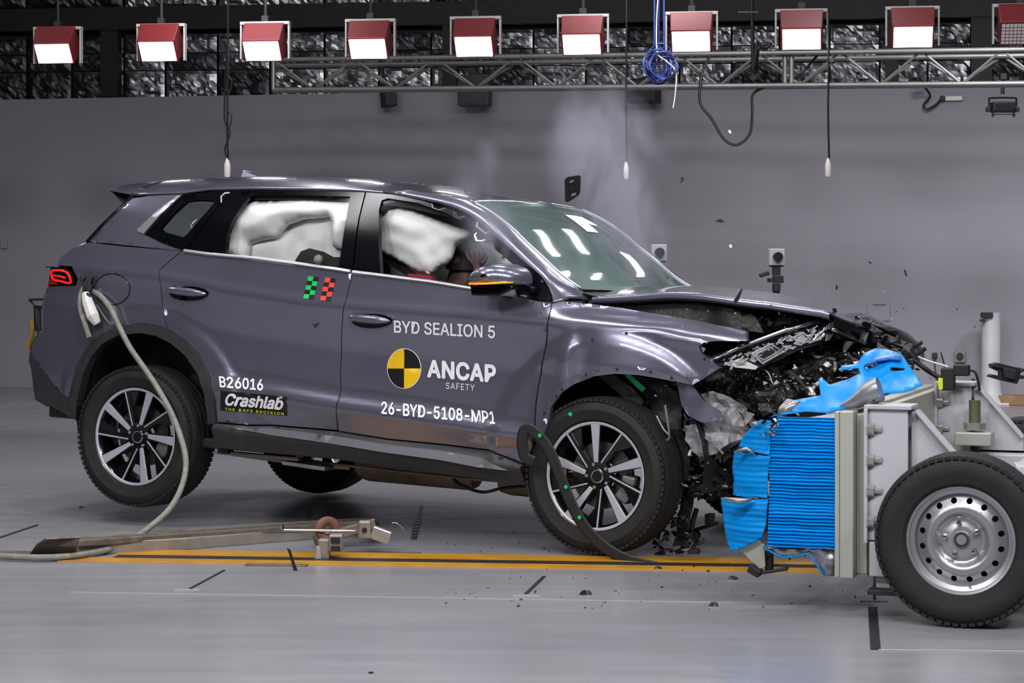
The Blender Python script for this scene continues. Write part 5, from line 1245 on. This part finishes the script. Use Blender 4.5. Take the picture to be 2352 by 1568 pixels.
m = MB(); m.lathe([(.001, .028), (.018, .02), (.026, 0), (.018, -.02), (.001, -.028)], 14, Matrix.Translation(CL(731, 597, -.74))); m.build('sensor_ball', 'wire_grey', car, smooth=True)
crumple('child_seat_shell', [(672, 610), (684, 592), (694, 577), (712, 570), (742, 578), (766, 590), (790, 590), (786, 640), (676, 640)], -.69, .010, 'seat_cloth', 2.0, .03)

# ------------------------------------------------------------------ barrier trolley; its frame: x to the rear, y away from the camera, z up
TA = math.radians(20.0)
TRO = Vector((1.23, 8.3, 0.0)); TR = Matrix.Rotation(-TA, 3, 'Z'); TRT = TR.transposed()
trol = empty('barrier_trolley', TRO, -TA)
tag(trol, 'pale grey barrier trolley with bolted steel plate and steel wheel', 'trolley')
TO = TRT @ (Vector((0, 0, CAM_H)) - TRO)
def TL(u, v, y):
    d = TRT @ Vector(((u - 1176) / FOC, 1.0, -(v - HOR) / FOC)); s = (y - TO.y) / d.y
    return TO + d * s
def TZ(u, v, z):
    d = TRT @ Vector(((u - 1176) / FOC, 1.0, -(v - HOR) / FOC)); s = (z - TO.z) / d.z
    return TO + d * s
def tpoly(nm, pxs, y, th, m, bevel=.004, parent=None, tf=None):
    tf = tf or TL
    A = [TL(u, v, y) for u, v in pxs]
    n = len(A); B = [a + Vector((0, th, 0)) for a in A]
    return MB().add(A + B, [tuple(range(n)), tuple(range(2 * n - 1, n - 1, -1))] + [(i, i + n, (i + 1) % n + n, (i + 1) % n) for i in range(n)]).build(nm, m, parent or trol, bevel=bevel)
ZT, ZB, PW = .777, .146, 1.95
MB().box((.009, PW / 2, (ZT + ZB) / 2), (.018, PW, ZT - ZB)).build('front_sheet', 'plate_grey', trol, bevel=.003)
MB().box((.045, PW / 2, (ZT + ZB) / 2), (.052, PW, ZT - ZB + .004)).build('mounting_plate', 'plate_grey', trol, bevel=.004)
MB().box((.092, PW / 2 + .03, (ZT + ZB) / 2), (.04, PW - .06, ZT - ZB - .02)).build('backing_plate', 'plate_grey', trol, bevel=.003)
def bracket(y0, par):
    """upright channel with a triangular gusset behind the plate"""
    m = MB(); m.box((.118, y0 + .03, .535), (.014, .16, .51)); m.box((.20, y0 + .10, .54), (.16, .014, .50)); m.box((.20, y0 - .02, .54), (.15, .012, .50)) ; m.build('upright', 'trolley_grey', par, bevel=.003)
    MB().box((.20, y0 + .04, .797), (.18, .16, .016)).build('cap_plate', 'trolley_grey', par, bevel=.003)
    g = [(.28, .78), (.32, .775), (.50, .57), (.50, .50), (.28, .50)]
    MB().prism(g, lambda q: Vector((q[0], y0 + .02, q[1])), lambda q: Vector((q[0], y0 + .034, q[1]))).build('gusset', 'trolley_grey', par, bevel=.002)
    MB().box((.40, y0 + .027, .672), (.012, .07, .30), Matrix.Rotation(-.72, 3, 'Y')).build('gusset_flange', 'trolley_grey', par, bevel=.002)
    for k in range(4):
        z = .713 - k * .117
        M = Matrix.Translation((.128, y0 - .03, z)) @ Matrix.Rotation(math.pi / 2, 4, 'Y')
        MB().lathe([(.001, .05), (.012, .05), (.012, .022), (.023, .022), (.025, .002), (.03, .002), (.03, -.004)], 6, M).build('bolt', 'zinc', par, bevel=.001)
bracket(.05, trol); bracket(1.72, trol)
MB().tube([(.30, 1.62, .60), (.30, 1.62, .73)], .026, 12).build('anchor_stud', 'olive_steel', trol, smooth=True, angle=50)
MB().lathe([(.001, .03), (.05, .03), (.05, 0), (.001, 0)], 6, Matrix.Translation((.30, 1.62, .60))).build('anchor_nut', 'zinc', trol)
MB().box((.30, 1.62, .56), (.16, .12, .06)).build('anchor_block', 'plate_grey', trol, bevel=.006)
MB().tube([(.30, 1.62, .38), (.30, 1.62, .56)], .02, 10).build('anchor_rod', 'dark_metal', trol)
# chassis
MB().box((1.1, .11, .42), (1.9, .12, .14)).build('chassis_rail', 'trolley_grey', trol, bevel=.008)
MB().box((1.1, 1.72, .42), (1.9, .12, .14)).build('chassis_rail', 'trolley_grey', trol, bevel=.008)
MB().box((.22, .11, .28), (.14, .13, .36)).build('front_leg_plate', 'trolley_grey', trol, bevel=.006)
MB().box((.165, .06, .22), (.07, .10, .13)).build('lower_bracket', 'trolley_grey', trol, bevel=.004)
MB().tube([(.18, .0, .22), (.22, .0, .22)], .016, 8).build('lower_bolt', 'zinc', trol)
MB().box((.20, .1, .10), (.14, .26, .02)).build('skid_plate', 'dark_metal', trol, bevel=.003)
for x, w_ in ((.62, .16), (1.45, .2)): MB().box((x, .9, .45), (w_, 1.6, .10)).build('cross_member', 'trolley_grey', trol, bevel=.008)
MB().box((.95, .62, .52), (.70, .16, .06), Matrix.Rotation(.18, 3, 'Z')).build('deck_arm', 'trolley_grey', trol, bevel=.008)
MB().box((1.0, .18, .515), (.55, .30, .04)).build('deck_plate', 'off_white', trol, bevel=.006)
MB().box((.86, .10, .545), (.05, .05, .03)).build('deck_clip', 'dark_metal', trol, bevel=.004)
MB().box((.40, .16, .36), (.16, .1, .08)).build('axle_beam', 'dark_metal', trol, bevel=.006)
MB().tube([(.49, .0, .318), (.49, 1.85, .318)], .035, 12).build('axle', 'dark_metal', trol, smooth=True, angle=50)
# steel wheel
def steel_wheel(c, sg):
    AX = Matrix.Rotation(math.pi / 2 * sg, 4, 'X'); rr, r = .197, .321
    rim = MB(); rim.lathe([(rr + .004, -.08), (rr - .012, -.06), (rr - .02, .0), (rr - .024, .045), (rr - .008, .052), (rr - .006, .066), (rr + .008, .07), (rr + .01, .064)], 56, AX)
    o = rim.build('wheel', 'steel_wheel', trol, smooth=True, angle=45); o.location = c
    MB().lathe(tyre_profile(r, rr + .003, .19), 72, AX, True).build('tyre', 'rubber', o, smooth=True, angle=30)
    lug = MB()
    for k in range(64):
        a = 2 * math.pi * (k + .5) / 64; M = AX @ Matrix.Rotation(a, 4, 'Z')
        for sz in (-1, 1): lug.box(M @ Vector((r - .0130, 0, sz * .072)), (.012, .021, .046), M.to_3x3())
    tag(lug.build('tread_block', 'rubber', o), kind='stuff')
    # pressed disc with sixteen holes: radius decides the height
    zr = tab((0, .038), (.052, .036), (.058, .030), (.085, .026), (.098, .050), (.118, .056), (.135, .046), (.16, .030), (.178, .022))
    ring = [(.178 * math.cos(a), .178 * math.sin(a)) for a in np.linspace(0, 2 * math.pi, 73)[:-1]]
    holes = []
    for k in range(16):
        a = 2 * math.pi * (k + .5) / 16; holes.append([(.147 * math.cos(a) + .0115 * math.cos(t), .147 * math.sin(a) + .0115 * math.sin(t)) for t in np.linspace(0, 2 * math.pi, 11)[:-1]])
    d = patch('wheel_disc', ring, lambda x, y: tuple(AX @ Vector((x, y, zr(math.hypot(x, y))))), 'steel_wheel', o, holes=holes, sp=.011)
    MB().lathe([(.001, -.02), (.185, -.02), (.185, -.03)], 32, AX).build('wheel_back', 'steel_dark', o)
    MB().lathe([(.001, .050), (.018, .050), (.020, .044), (.030, .044), (.033, .036)], 28, AX).build('hub_cap', 'steel_wheel', o, smooth=True, angle=35)
    MB().lathe([(.019, .0455), (.0285, .0455), (.0285, .046)], 28, AX).build('hub_groove', 'dark_metal', o)
    for k in range(5):
        a = 2 * math.pi * k / 5 + .5; MB().lathe([(.001, .026), (.008, .024), (.011, .012), (.013, 0)], 6, AX @ Matrix.Translation((.062 * math.cos(a), .062 * math.sin(a), .028))).build('wheel_nut', 'chrome', o, bevel=.001)
    MB().tube([AX @ Vector((.03, -.172, .03)), AX @ Vector((.03, -.168, .06))], .004, 6).build('valve', 'zinc', o)
    return o
wc = TRT @ (P(2205, 1249, 8.017) - TRO)
steel_wheel(Vector((wc.x, -.04, .320)), 1); steel_wheel(Vector((wc.x, 1.90, .320)), -1)
# camera on top of the plate and cable
m = MB(); p = TL(2178, 870, 1.6); m.box(p, (.06, .05, .10)); m.box(p + Vector((.06, 0, .04)), (.07, .05, .05)); m.build('trolley_camera', 'wire_black', trol, bevel=.006)
MB().box(p + Vector((-.03, -.02, -.02)), (.02, .02, .05)).build('camera_label', 'lime_decal', trol)
cable('camera_lead', [p + Vector((.08, 0, .04)), p + Vector((.12, 0, .03)), p + Vector((.14, 0, -.05))], .006, 'wire_black', '', parent=trol)

# ---- the blue honeycomb barrier
bar = empty('crash_barrier', TRO, -TA)
tag(bar, 'bright blue crushed honeycomb barrier bolted to the trolley plate', 'barrier')
BD = 1.15                                                   # depth away from the camera
zt, zb = .752, .252
def BL(u, v, y): return TL(u, v, y)
# straight part of the near flank: a concertina of horizontal folds
n = 78; prof = []
for i in range(n + 1):
    z = zb + (zt - zb) * i / n
    prof.append((z, .012 + .0055 * (1 if i % 2 else -1) * (.3 + 1.0 * RND.random())))
xl = tab((.25, -.262), (.40, -.258), (.52, -.255), (.62, -.262), (.70, -.25), (.755, -.215))
rows = []
for fx in np.linspace(0, 1, 9):
    rows.append([Vector((xl(z) * (1 - fx) - .001, y + .004 * mnoise.noise(Vector((fx * 3, z * 30, 1))), z + .003 * mnoise.noise(Vector((fx * 4, z * 20, 7))))) for z, y in prof])
MB().grid(rows).build('folded_flank', 'barrier_blue', bar, solid=.002)
core = MB(); core.add([Vector(p) for p in ((-.001, .03, zb), (-.001, BD, zb), (-.001, BD, zt - .02), (-.001, .03, zt - .02), (-.25, .03, zb), (-.20, BD, zb + .03), (-.18, BD, zt - .12), (-.21, .03, zt - .02))], [(0, 1, 2, 3), (7, 6, 5, 4), (0, 4, 5, 1), (1, 5, 6, 2), (2, 6, 7, 3), (3, 7, 4, 0)])
core.build('honeycomb_core', 'barrier_metal', bar)
def flap(name, pxs, ycurl, ph, m='barrier_blue', freq=55, amp=.006):
    """one bent piece of the skin at the crushed end: outline in pixels, curling away from the camera to the left"""
    out = [(TL(u, v, .0).x, TL(u, v, .0).z) for u, v in pxs]; x1 = max(p[0] for p in out)
    def f(x, z):
        t = max(0, (x1 - x)); return (x, .004 + ycurl * t * t * 4 - .006 * math.sin(min(1, t / .2) * math.pi) + amp * .35 * math.sin(z * 6.28 / .021 + 6 * x + ph + 1.5 * mnoise.noise(Vector((x * 6, z * 9, ph)))) + amp * .4 * math.sin(z * 6.28 / .09 + ph) + .6 * amp * mnoise.noise(Vector((x * 9, z * 60, ph))), z)
    return patch(name, out, f, m, bar, sp=.0075, solid=.003)
flap('skin_flap', [(1770, 966), (1768, 1045), (1742, 1040), (1692, 1028), (1700, 1008), (1722, 985), (1745, 964)], .5, .3)
flap('skin_flap', [(1770, 1048), (1764, 1080), (1762, 1144), (1735, 1140), (1712, 1144), (1674, 1140), (1678, 1105), (1672, 1080), (1678, 1040), (1720, 1042)], .6, 1.4, amp=.008)
flap('skin_flap', [(1764, 1146), (1758, 1210), (1750, 1232), (1742, 1240), (1705, 1258), (1670, 1270), (1658, 1245), (1648, 1195), (1641, 1148), (1690, 1150)], .55, 2.2, amp=.009)
MB().tube([BL(1664, 1146, -.02), BL(1700, 1150, -.03), BL(1726, 1147, -.02)], [.008, .012, .006], 8).build('torn_edge', 'barrier_metal', bar, smooth=True)
MB().tube([BL(1690, 1037, -.01), BL(1715, 1030, -.01), BL(1732, 1041, -.01)], [.006, .009, .006], 6).build('torn_edge', 'barrier_metal', bar, smooth=True)
tm = shards(14, lambda r: TL(r.uniform(1745, 1785), r.uniform(968, 998), -.02), (.015, .04), 77); tag(tm.build('torn_foil', 'chrome', bar), kind='stuff')
# skin peeled up over the top
peel = [(1768, 958), (1790, 948), (1820, 920), (1885, 908), (1880, 872), (1887, 866), (1905, 884), (1945, 872), (1975, 858), (1972, 845), (1930, 850), (1932, 840), (1968, 836), (1985, 812), (2010, 800), (2040, 803), (2070, 812), (2085, 835), (2105, 862), (2118, 884), (2080, 900), (2020, 905), (1985, 925), (1930, 940), (1900, 948), (1850, 945), (1800, 952)]
def peel_y(u, v): return .03 + max(0, (952 - v)) * .0038 + .06 * mnoise.noise(Vector((u * .02, v * .025, 3)))
def peel_map(u, v): return tuple(TL(u, -v, peel_y(u, -v)))
patch('peeled_skin', [(u, -v) for u, v in peel], peel_map, 'barrier_blue', bar, holes=[[(u, -v) for u, v in h_] for h_ in ([(1985, 840), (2015, 832), (2018, 838), (1990, 848)], [(2045, 843), (2080, 846), (2075, 852), (2045, 852)])], sp=9, solid=.003)
fold = [[TL(u, v, peel_y(u, v) - .012 - .03 * math.sin(t_ * math.pi)) for t_, (u, v) in ((k / 4, (a[0] + (b_[0] - a[0]) * k / 4, a[1] + (b_[1] - a[1]) * k / 4)) for k in range(5))] for a, b_ in (((1985, 838), (1990, 842)), ((2010, 822), (2016, 832)), ((2040, 814), (2044, 828)), ((2070, 816), (2068, 830)))]
MB().grid(fold).build('skin_fold', 'barrier_blue_dark', bar, smooth=True, solid=.003)
curl = []
for u, v, r in ((1935, 932, .012), (1965, 922, .028), (1990, 908, .042), (2012, 896, .05), (2022, 893, .05)): curl.append((TL(u, v, .10), r))
MB().tube([p for p, r in curl], [r for p, r in curl], 14).build('curled_end', 'barrier_metal', bar, smooth=True, angle=50)
tip = [[TL(1880 - 60 * t_, 905 + 40 * t_ + 4 * s, .12 - .1 * t_) for s in (-1, 1)] for t_ in (0, .5, 1)]
MB().grid([[TL(1783, 960, .03), TL(1805, 955, .03)], [TL(1790, 935, .05), TL(1822, 936, .05)], [TL(1808, 915, .07), TL(1840, 922, .06)]]).build('torn_corner', 'barrier_metal', bar, smooth=True, solid=.003)
# loose skin below
low = [[TL(u, v, y) for y in (0.0, .10)] for u, v in ((1752, 1258), (1780, 1272), (1800, 1282), (1830, 1276), (1858, 1270), (1880, 1300), (1895, 1322), (1916, 1322))]
bl = [(1758, 1256), (1800, 1280), (1832, 1276), (1858, 1270), (1882, 1305), (1896, 1322), (1916, 1322), (1916, 1262), (1840, 1258)]
patch('lower_skin', [(u, -v) for u, v in bl], lambda u, v: tuple(TL(u, -v, .03 + .03 * mnoise.noise(Vector((u * .03, v * .03, 0))))), 'barrier_metal', bar, sp=8, solid=.003)
MB().tube([TL(u, v, .025) for u, v in ((1752, 1256), (1780, 1272), (1800, 1281), (1830, 1276), (1858, 1270), (1880, 1303), (1896, 1322))], .004, 6).build('lower_edge', 'barrier_blue', bar, smooth=True)
MB().add([TL(1740, 1240, .03), TL(1755, 1250, .03), TL(1758, 1300, .05), TL(1745, 1305, .05), TL(1700, 1262, .05)], [(0, 1, 2, 3), (0, 3, 4)]).build('bent_strip', 'plate_grey', bar, solid=.004)
m = MB(); a = TL(1735, 1310, .06); m.box(a, (.05, .06, .03), Matrix.Rotation(.5, 3, 'Y')); m.box(a + Vector((.06, .0, .0)), (.14, .03, .012), Matrix.Rotation(-.2, 3, 'Y')); m.box(a + Vector((.05, .02, .04)), (.03, .03, .08)); m.build('hanging_clip', 'wire_black', bar, bevel=.004)

# ------------------------------------------------------------------ debris in the air and on the floor
def blade(name, pxs, Y, th, m, lab, cat='debris', group=None, holes=None, twist=0.0, rungs=0):
    c_u = sum(p[0] for p in pxs) / len(pxs); c_v = sum(p[1] for p in pxs) / len(pxs); c_ = P(c_u, c_v, Y)
    f = lambda q: P(q[0], q[1], Y + twist * (q[0] - c_u + .6 * (q[1] - c_v))) - c_
    o = MB().prism(pxs, f, lambda q: f(q) + Vector((0, th, 0))).build(name, m, None, bevel=.001); o.location = c_
    tag(o, lab, cat, group)
    return o, f
o, f = blade('plastic_bracket', [(1297, 412), (1304, 406), (1330, 402), (1334, 406), (1333, 440), (1330, 448), (1304, 465), (1298, 462)], 9.6, .018, 'black_plastic', 'flying black plastic bracket with two slots above the windscreen', twist=.0012)
for pq in ([(1308, 416), (1318, 412), (1318, 417), (1308, 421)], [(1312, 446), (1323, 442), (1323, 447), (1312, 451)]):
    MB().prism(pq, lambda q: f(q) + Vector((0, -.004, 0)), lambda q: f(q) + Vector((0, .004, 0))).build('slot', 'wire_grey', o)
MB().prism([(1307, 426), (1322, 421), (1323, 436), (1308, 440)], lambda q: f(q) + Vector((0, -.004, 0)), lambda q: f(q) + Vector((0, .004, 0))).build('opening', 'steel_dark', o)
o, f = blade('tread_strip', [(967, 1158), (972, 1163), (968, 1200), (957, 1240), (943, 1238), (948, 1205), (958, 1180)], 9.6, .006, 'black_plastic', 'black ribbed blade of plastic standing in the air by the tow carriage')
for k in range(8):
    v0 = 1180 + k * 7; MB().prism([(963 - k * 2, v0), (969 - k * 1.5, v0 - 1), (969 - k * 1.5, v0 + 2), (962 - k * 2, v0 + 3)], lambda q: f(q) + Vector((0, -.005, 0)), lambda q: f(q) + Vector((0, .002, 0))).build('rib', 'dark_metal', o)
blade('plastic_strip', [(659, 1258), (667, 1262), (676, 1290), (684, 1312), (675, 1314), (669, 1290)], 9.5, .006, 'shard_dark', 'narrow black plastic strip dropping in front of the yellow rail')
blade('plastic_shard', [(714, 740), (722, 743), (734, 739), (732, 746), (724, 755), (719, 746)], 10.2, .004, 'shard_dark', 'small winged black shard in front of the rear door')
blade('plastic_shard', [(1641, 508), (1655, 502), (1666, 510), (1655, 511)], 10.6, .004, 'shard_dark', 'flat black shard flying above the bonnet')
blade('plastic_shard', [(1563, 408), (1569, 406), (1571, 413), (1564, 420), (1559, 420), (1565, 415)], 10.6, .004, 'shard_dark', 'hooked black shard flying highest over the bonnet')
blade('plastic_shard', [(2076, 618), (2080, 620), (2085, 636), (2079, 632)], 10.2, .004, 'shard_dark', 'pointed black shard flying over the bonnet tip')
blade('plastic_shard', [(1993, 601), (1998, 600), (2004, 605), (1998, 605)], 10.4, .003, 'shard_dark', 'tiny flat black shard left of the pointed one')
blade('plastic_shard', [(1920, 654), (1925, 656), (1923, 666), (1919, 664)], 10.4, .003, 'shard_dark', 'tiny upright black shard close above the bonnet')
blade('plastic_shard', [(1685, 690), (1703, 662), (1706, 663), (1698, 688), (1688, 700)], 9.3, .004, 'shard_dark', 'leaning black shard on the bonnet edge')
blade('plastic_shard', [(1066, 434), (1071, 433), (1071, 443), (1067, 444)], 10.3, .003, 'shard_dark', 'tiny black chip standing on the front of the roof')
blade('paper_chip', [(1674, 562), (1680, 561), (1682, 568), (1677, 570)], 10.8, .002, 'white_decal', 'small white chip flying between the two stand cameras')
blade('paper_chip', [(1672, 300), (1677, 298), (1681, 306), (1675, 306)], 12.0, .002, 'white_decal', 'small white chip below the black cable loop')
o, f = blade('motor_unit', [(2278, 838), (2292, 833), (2340, 845), (2346, 845), (2342, 865), (2352, 862), (2352, 870), (2342, 870), (2336, 882), (2300, 874), (2274, 864), (2280, 860), (2300, 864), (2300, 855), (2280, 846)], 12.0, .09, 'shard_dark', 'torn black plastic unit flying before the pipe column')
MB().prism([(2300, 842), (2334, 850), (2330, 872), (2304, 866)], lambda q: f(q) + Vector((0, -.03, 0)), lambda q: f(q) + Vector((0, .02, 0))).build('housing_block', 'black_plastic', o, bevel=.006)
for pq in ([(2276, 836), (2300, 840), (2299, 845), (2277, 841)], [(2273, 862), (2302, 869), (2301, 874), (2272, 866)], [(2340, 850), (2352, 846), (2352, 852), (2341, 856)]):
    MB().prism(pq, lambda q: f(q) + Vector((0, -.02, 0)), lambda q: f(q) + Vector((0, .06, 0))).build('broken_tab', 'shard_dark', o)
blade('plastic_shard', [(2231, 870), (2238, 869), (2242, 878), (2235, 879)], 12.0, .004, 'shard_dark', 'small black lump left of the flying black unit')
blade('plastic_shard', [(2195, 708), (2200, 708), (2199, 713)], 11.0, .003, 'shard_dark', 'tiny black crumb left of the pipe column top')
blade('plastic_shard', [(2090, 800), (2096, 796), (2112, 826), (2106, 828)], 9.9, .006, 'shard_dark', 'black splinter sticking up over the barrier end')
for k, (u, v, s, lab) in enumerate(((1684, 1330, .03, 'black lump lying on the floor left of the barrier plate'), (1512, 1308, .03, 'black lump at the end of the torn strip on the floor'), (1345, 1365, .035, 'flat dark scrap on the floor below the front wheel'),
                                    (1640, 1391, .03, 'dark speckled crumb on the floor nearest the barrier'), (852, 1546, .012, 'tiny dark crumb at the bottom edge of the picture'), (1627, 1312, .014, 'tiny dark crumb just before the rail'), (187, 1166, .018, 'tiny black crumb on the floor behind the rail at the left'))):
    r = random.Random(k + 40); m = MB()
    n_ = 14; rim = [(s * r.uniform(.35, .75) * math.cos(a) * 1.3, s * r.uniform(.35, .7) * math.sin(a)) for a in np.linspace(0, 6.28, n_ + 1)[:-1]]
    top = [Vector((x * .6, y * .6, s * r.uniform(.25, .55))) for x, y in rim]
    m.add([Vector((x, y, 0)) for x, y in rim] + top + [Vector((0, 0, s * .5))], [(i, (i + 1) % n_, (i + 1) % n_ + n_, i + n_) for i in range(n_)] + [(i + n_, (i + 1) % n_ + n_, 2 * n_) for i in range(n_)] + [tuple(range(n_ - 1, -1, -1))])
    o = m.build('floor_crumb', 'shard_dark'); o.location = floor_pt(u, v); tag(o, lab, 'debris')
def air(r):
    while True:
        u, v = r.gauss(1800, 190), r.gauss(860, 130)
        if 1480 < u < 2330 and 620 < v < 1290: return P(u, v, r.uniform(8.2, 10.4) if v > 700 else r.uniform(9.8, 11.5))
tag(shards(190, air, (.004, .014), 21).build('flying_fragments', 'shard_dark'), 'fine black fragments flying around the crushed front', 'debris', None, 'stuff')
tag(shards(110, air, (.003, .010), 22).build('flying_chips', 'shard_light'), 'fine pale chips flying around the crushed front', 'debris', None, 'stuff')
def grit(r): p = floor_pt(r.uniform(1000, 2100), r.uniform(1215, 1400)); return Vector((p.x, p.y, .003))
tag(shards(170, grit, (.004, .016), 23).build('floor_grit', 'shard_dark'), 'fine black grit scattered on the floor below the crash', 'debris', None, 'stuff')

# ------------------------------------------------------------------ smoke over the windscreen
def smoke(name, blobs, lab, dens, seed):
    c0 = sum((Vector(b[0]) for b in blobs), Vector()) / len(blobs)
    pts = [Vector(b[0]) - c0 for b in blobs]
    rs = [b[1] for b in blobs]
    pts = [pts[0] + (pts[0] - pts[1]).normalized() * rs[0] * .8] + pts + [pts[-1] + (pts[-1] - pts[-2]).normalized() * rs[-1] * .8]
    rs = [rs[0] * .45] + [r * 1.02 for r in rs] + [rs[-1] * .45]
    P3 = smooth_pts([tuple(p) + (r,) for p, r in zip(pts, rs)], 4)
    o = MB().tube([p[:3] for p in P3], [max(.02, p[3]) for p in P3], 20).build(name, None, None, smooth=True); o.location = c0
    m = bpy.data.materials.new(name); m.use_nodes = True; nt = m.node_tree
    for x in list(nt.nodes): nt.nodes.remove(x)
    out = nt.nodes.new('ShaderNodeOutputMaterial'); vol = nt.nodes.new('ShaderNodeVolumePrincipled')
    vol.inputs['Color'].default_value = (.80, .82, 1.0, 1); vol.inputs['Anisotropy'].default_value = 0.2
    tc = nt.nodes.new('ShaderNodeTexCoord'); acc = None
    for b in blobs:
        d = nt.nodes.new('ShaderNodeVectorMath'); d.operation = 'DISTANCE'; d.inputs[1].default_value = Vector(b[0]) - c0
        nt.links.new(tc.outputs['Object'], d.inputs[0])
        mr_ = nt.nodes.new('ShaderNodeMapRange'); mr_.interpolation_type = 'SMOOTHSTEP'; mr_.inputs['From Min'].default_value = b[1] * .98; mr_.inputs['From Max'].default_value = 0.0
        mr_.inputs['To Min'].default_value = 0; mr_.inputs['To Max'].default_value = b[2]
        nt.links.new(d.outputs['Value'], mr_.inputs['Value'])
        if acc is None: acc = mr_.outputs[0]
        else:
            a_ = nt.nodes.new('ShaderNodeMath'); a_.operation = 'ADD'; nt.links.new(acc, a_.inputs[0]); nt.links.new(mr_.outputs[0], a_.inputs[1]); acc = a_.outputs[0]
    n = nt.nodes.new('ShaderNodeTexNoise'); n.inputs['Scale'].default_value = 4.2; n.inputs['Detail'].default_value = 4; n.inputs['Distortion'].default_value = .7
    mp = nt.nodes.new('ShaderNodeMapping'); mp.inputs['Location'].default_value = (seed, seed, 0); mp.inputs['Scale'].default_value = (1.3, 1.0, .65)
    nt.links.new(tc.outputs['Object'], mp.inputs[0]); nt.links.new(mp.outputs[0], n.inputs['Vector'])
    rg = nt.nodes.new('ShaderNodeMapRange'); rg.inputs['From Min'].default_value = .42; rg.inputs['From Max'].default_value = .64; rg.inputs['To Min'].default_value = .0; rg.inputs['To Max'].default_value = dens
    nt.links.new(n.outputs['Fac'], rg.inputs['Value'])
    mu = nt.nodes.new('ShaderNodeMath'); mu.operation = 'MULTIPLY'; nt.links.new(acc, mu.inputs[0]); nt.links.new(rg.outputs[0], mu.inputs[1]); nt.links.new(mu.outputs[0], vol.inputs['Density'])
    nt.links.new(vol.outputs[0], out.inputs['Volume'])
    o.data.materials.clear(); o.data.materials.append(m)
    tag(o, lab, 'smoke', None, 'stuff')
smoke('smoke', [(P(1470, 615, 10.6), .17, 1.2), (P(1440, 540, 10.6), .26, 1.2), (P(1415, 460, 10.6), .32, 1.0), (P(1390, 370, 10.6), .38, 1.1), (P(1380, 290, 10.6), .30, .9)], 'pale bluish smoke column rising over the windscreen', 3.4, 1.7)
smoke('smoke', [(P(1175, 600, 9.5), .13, 1), (P(1120, 530, 9.5), .17, 1.3), (P(1090, 450, 9.7), .17, .8), (P(1100, 370, 9.9), .14, .6)], 'thin smoke wisp drifting over the windscreen pillar', 4.5, 4.4)
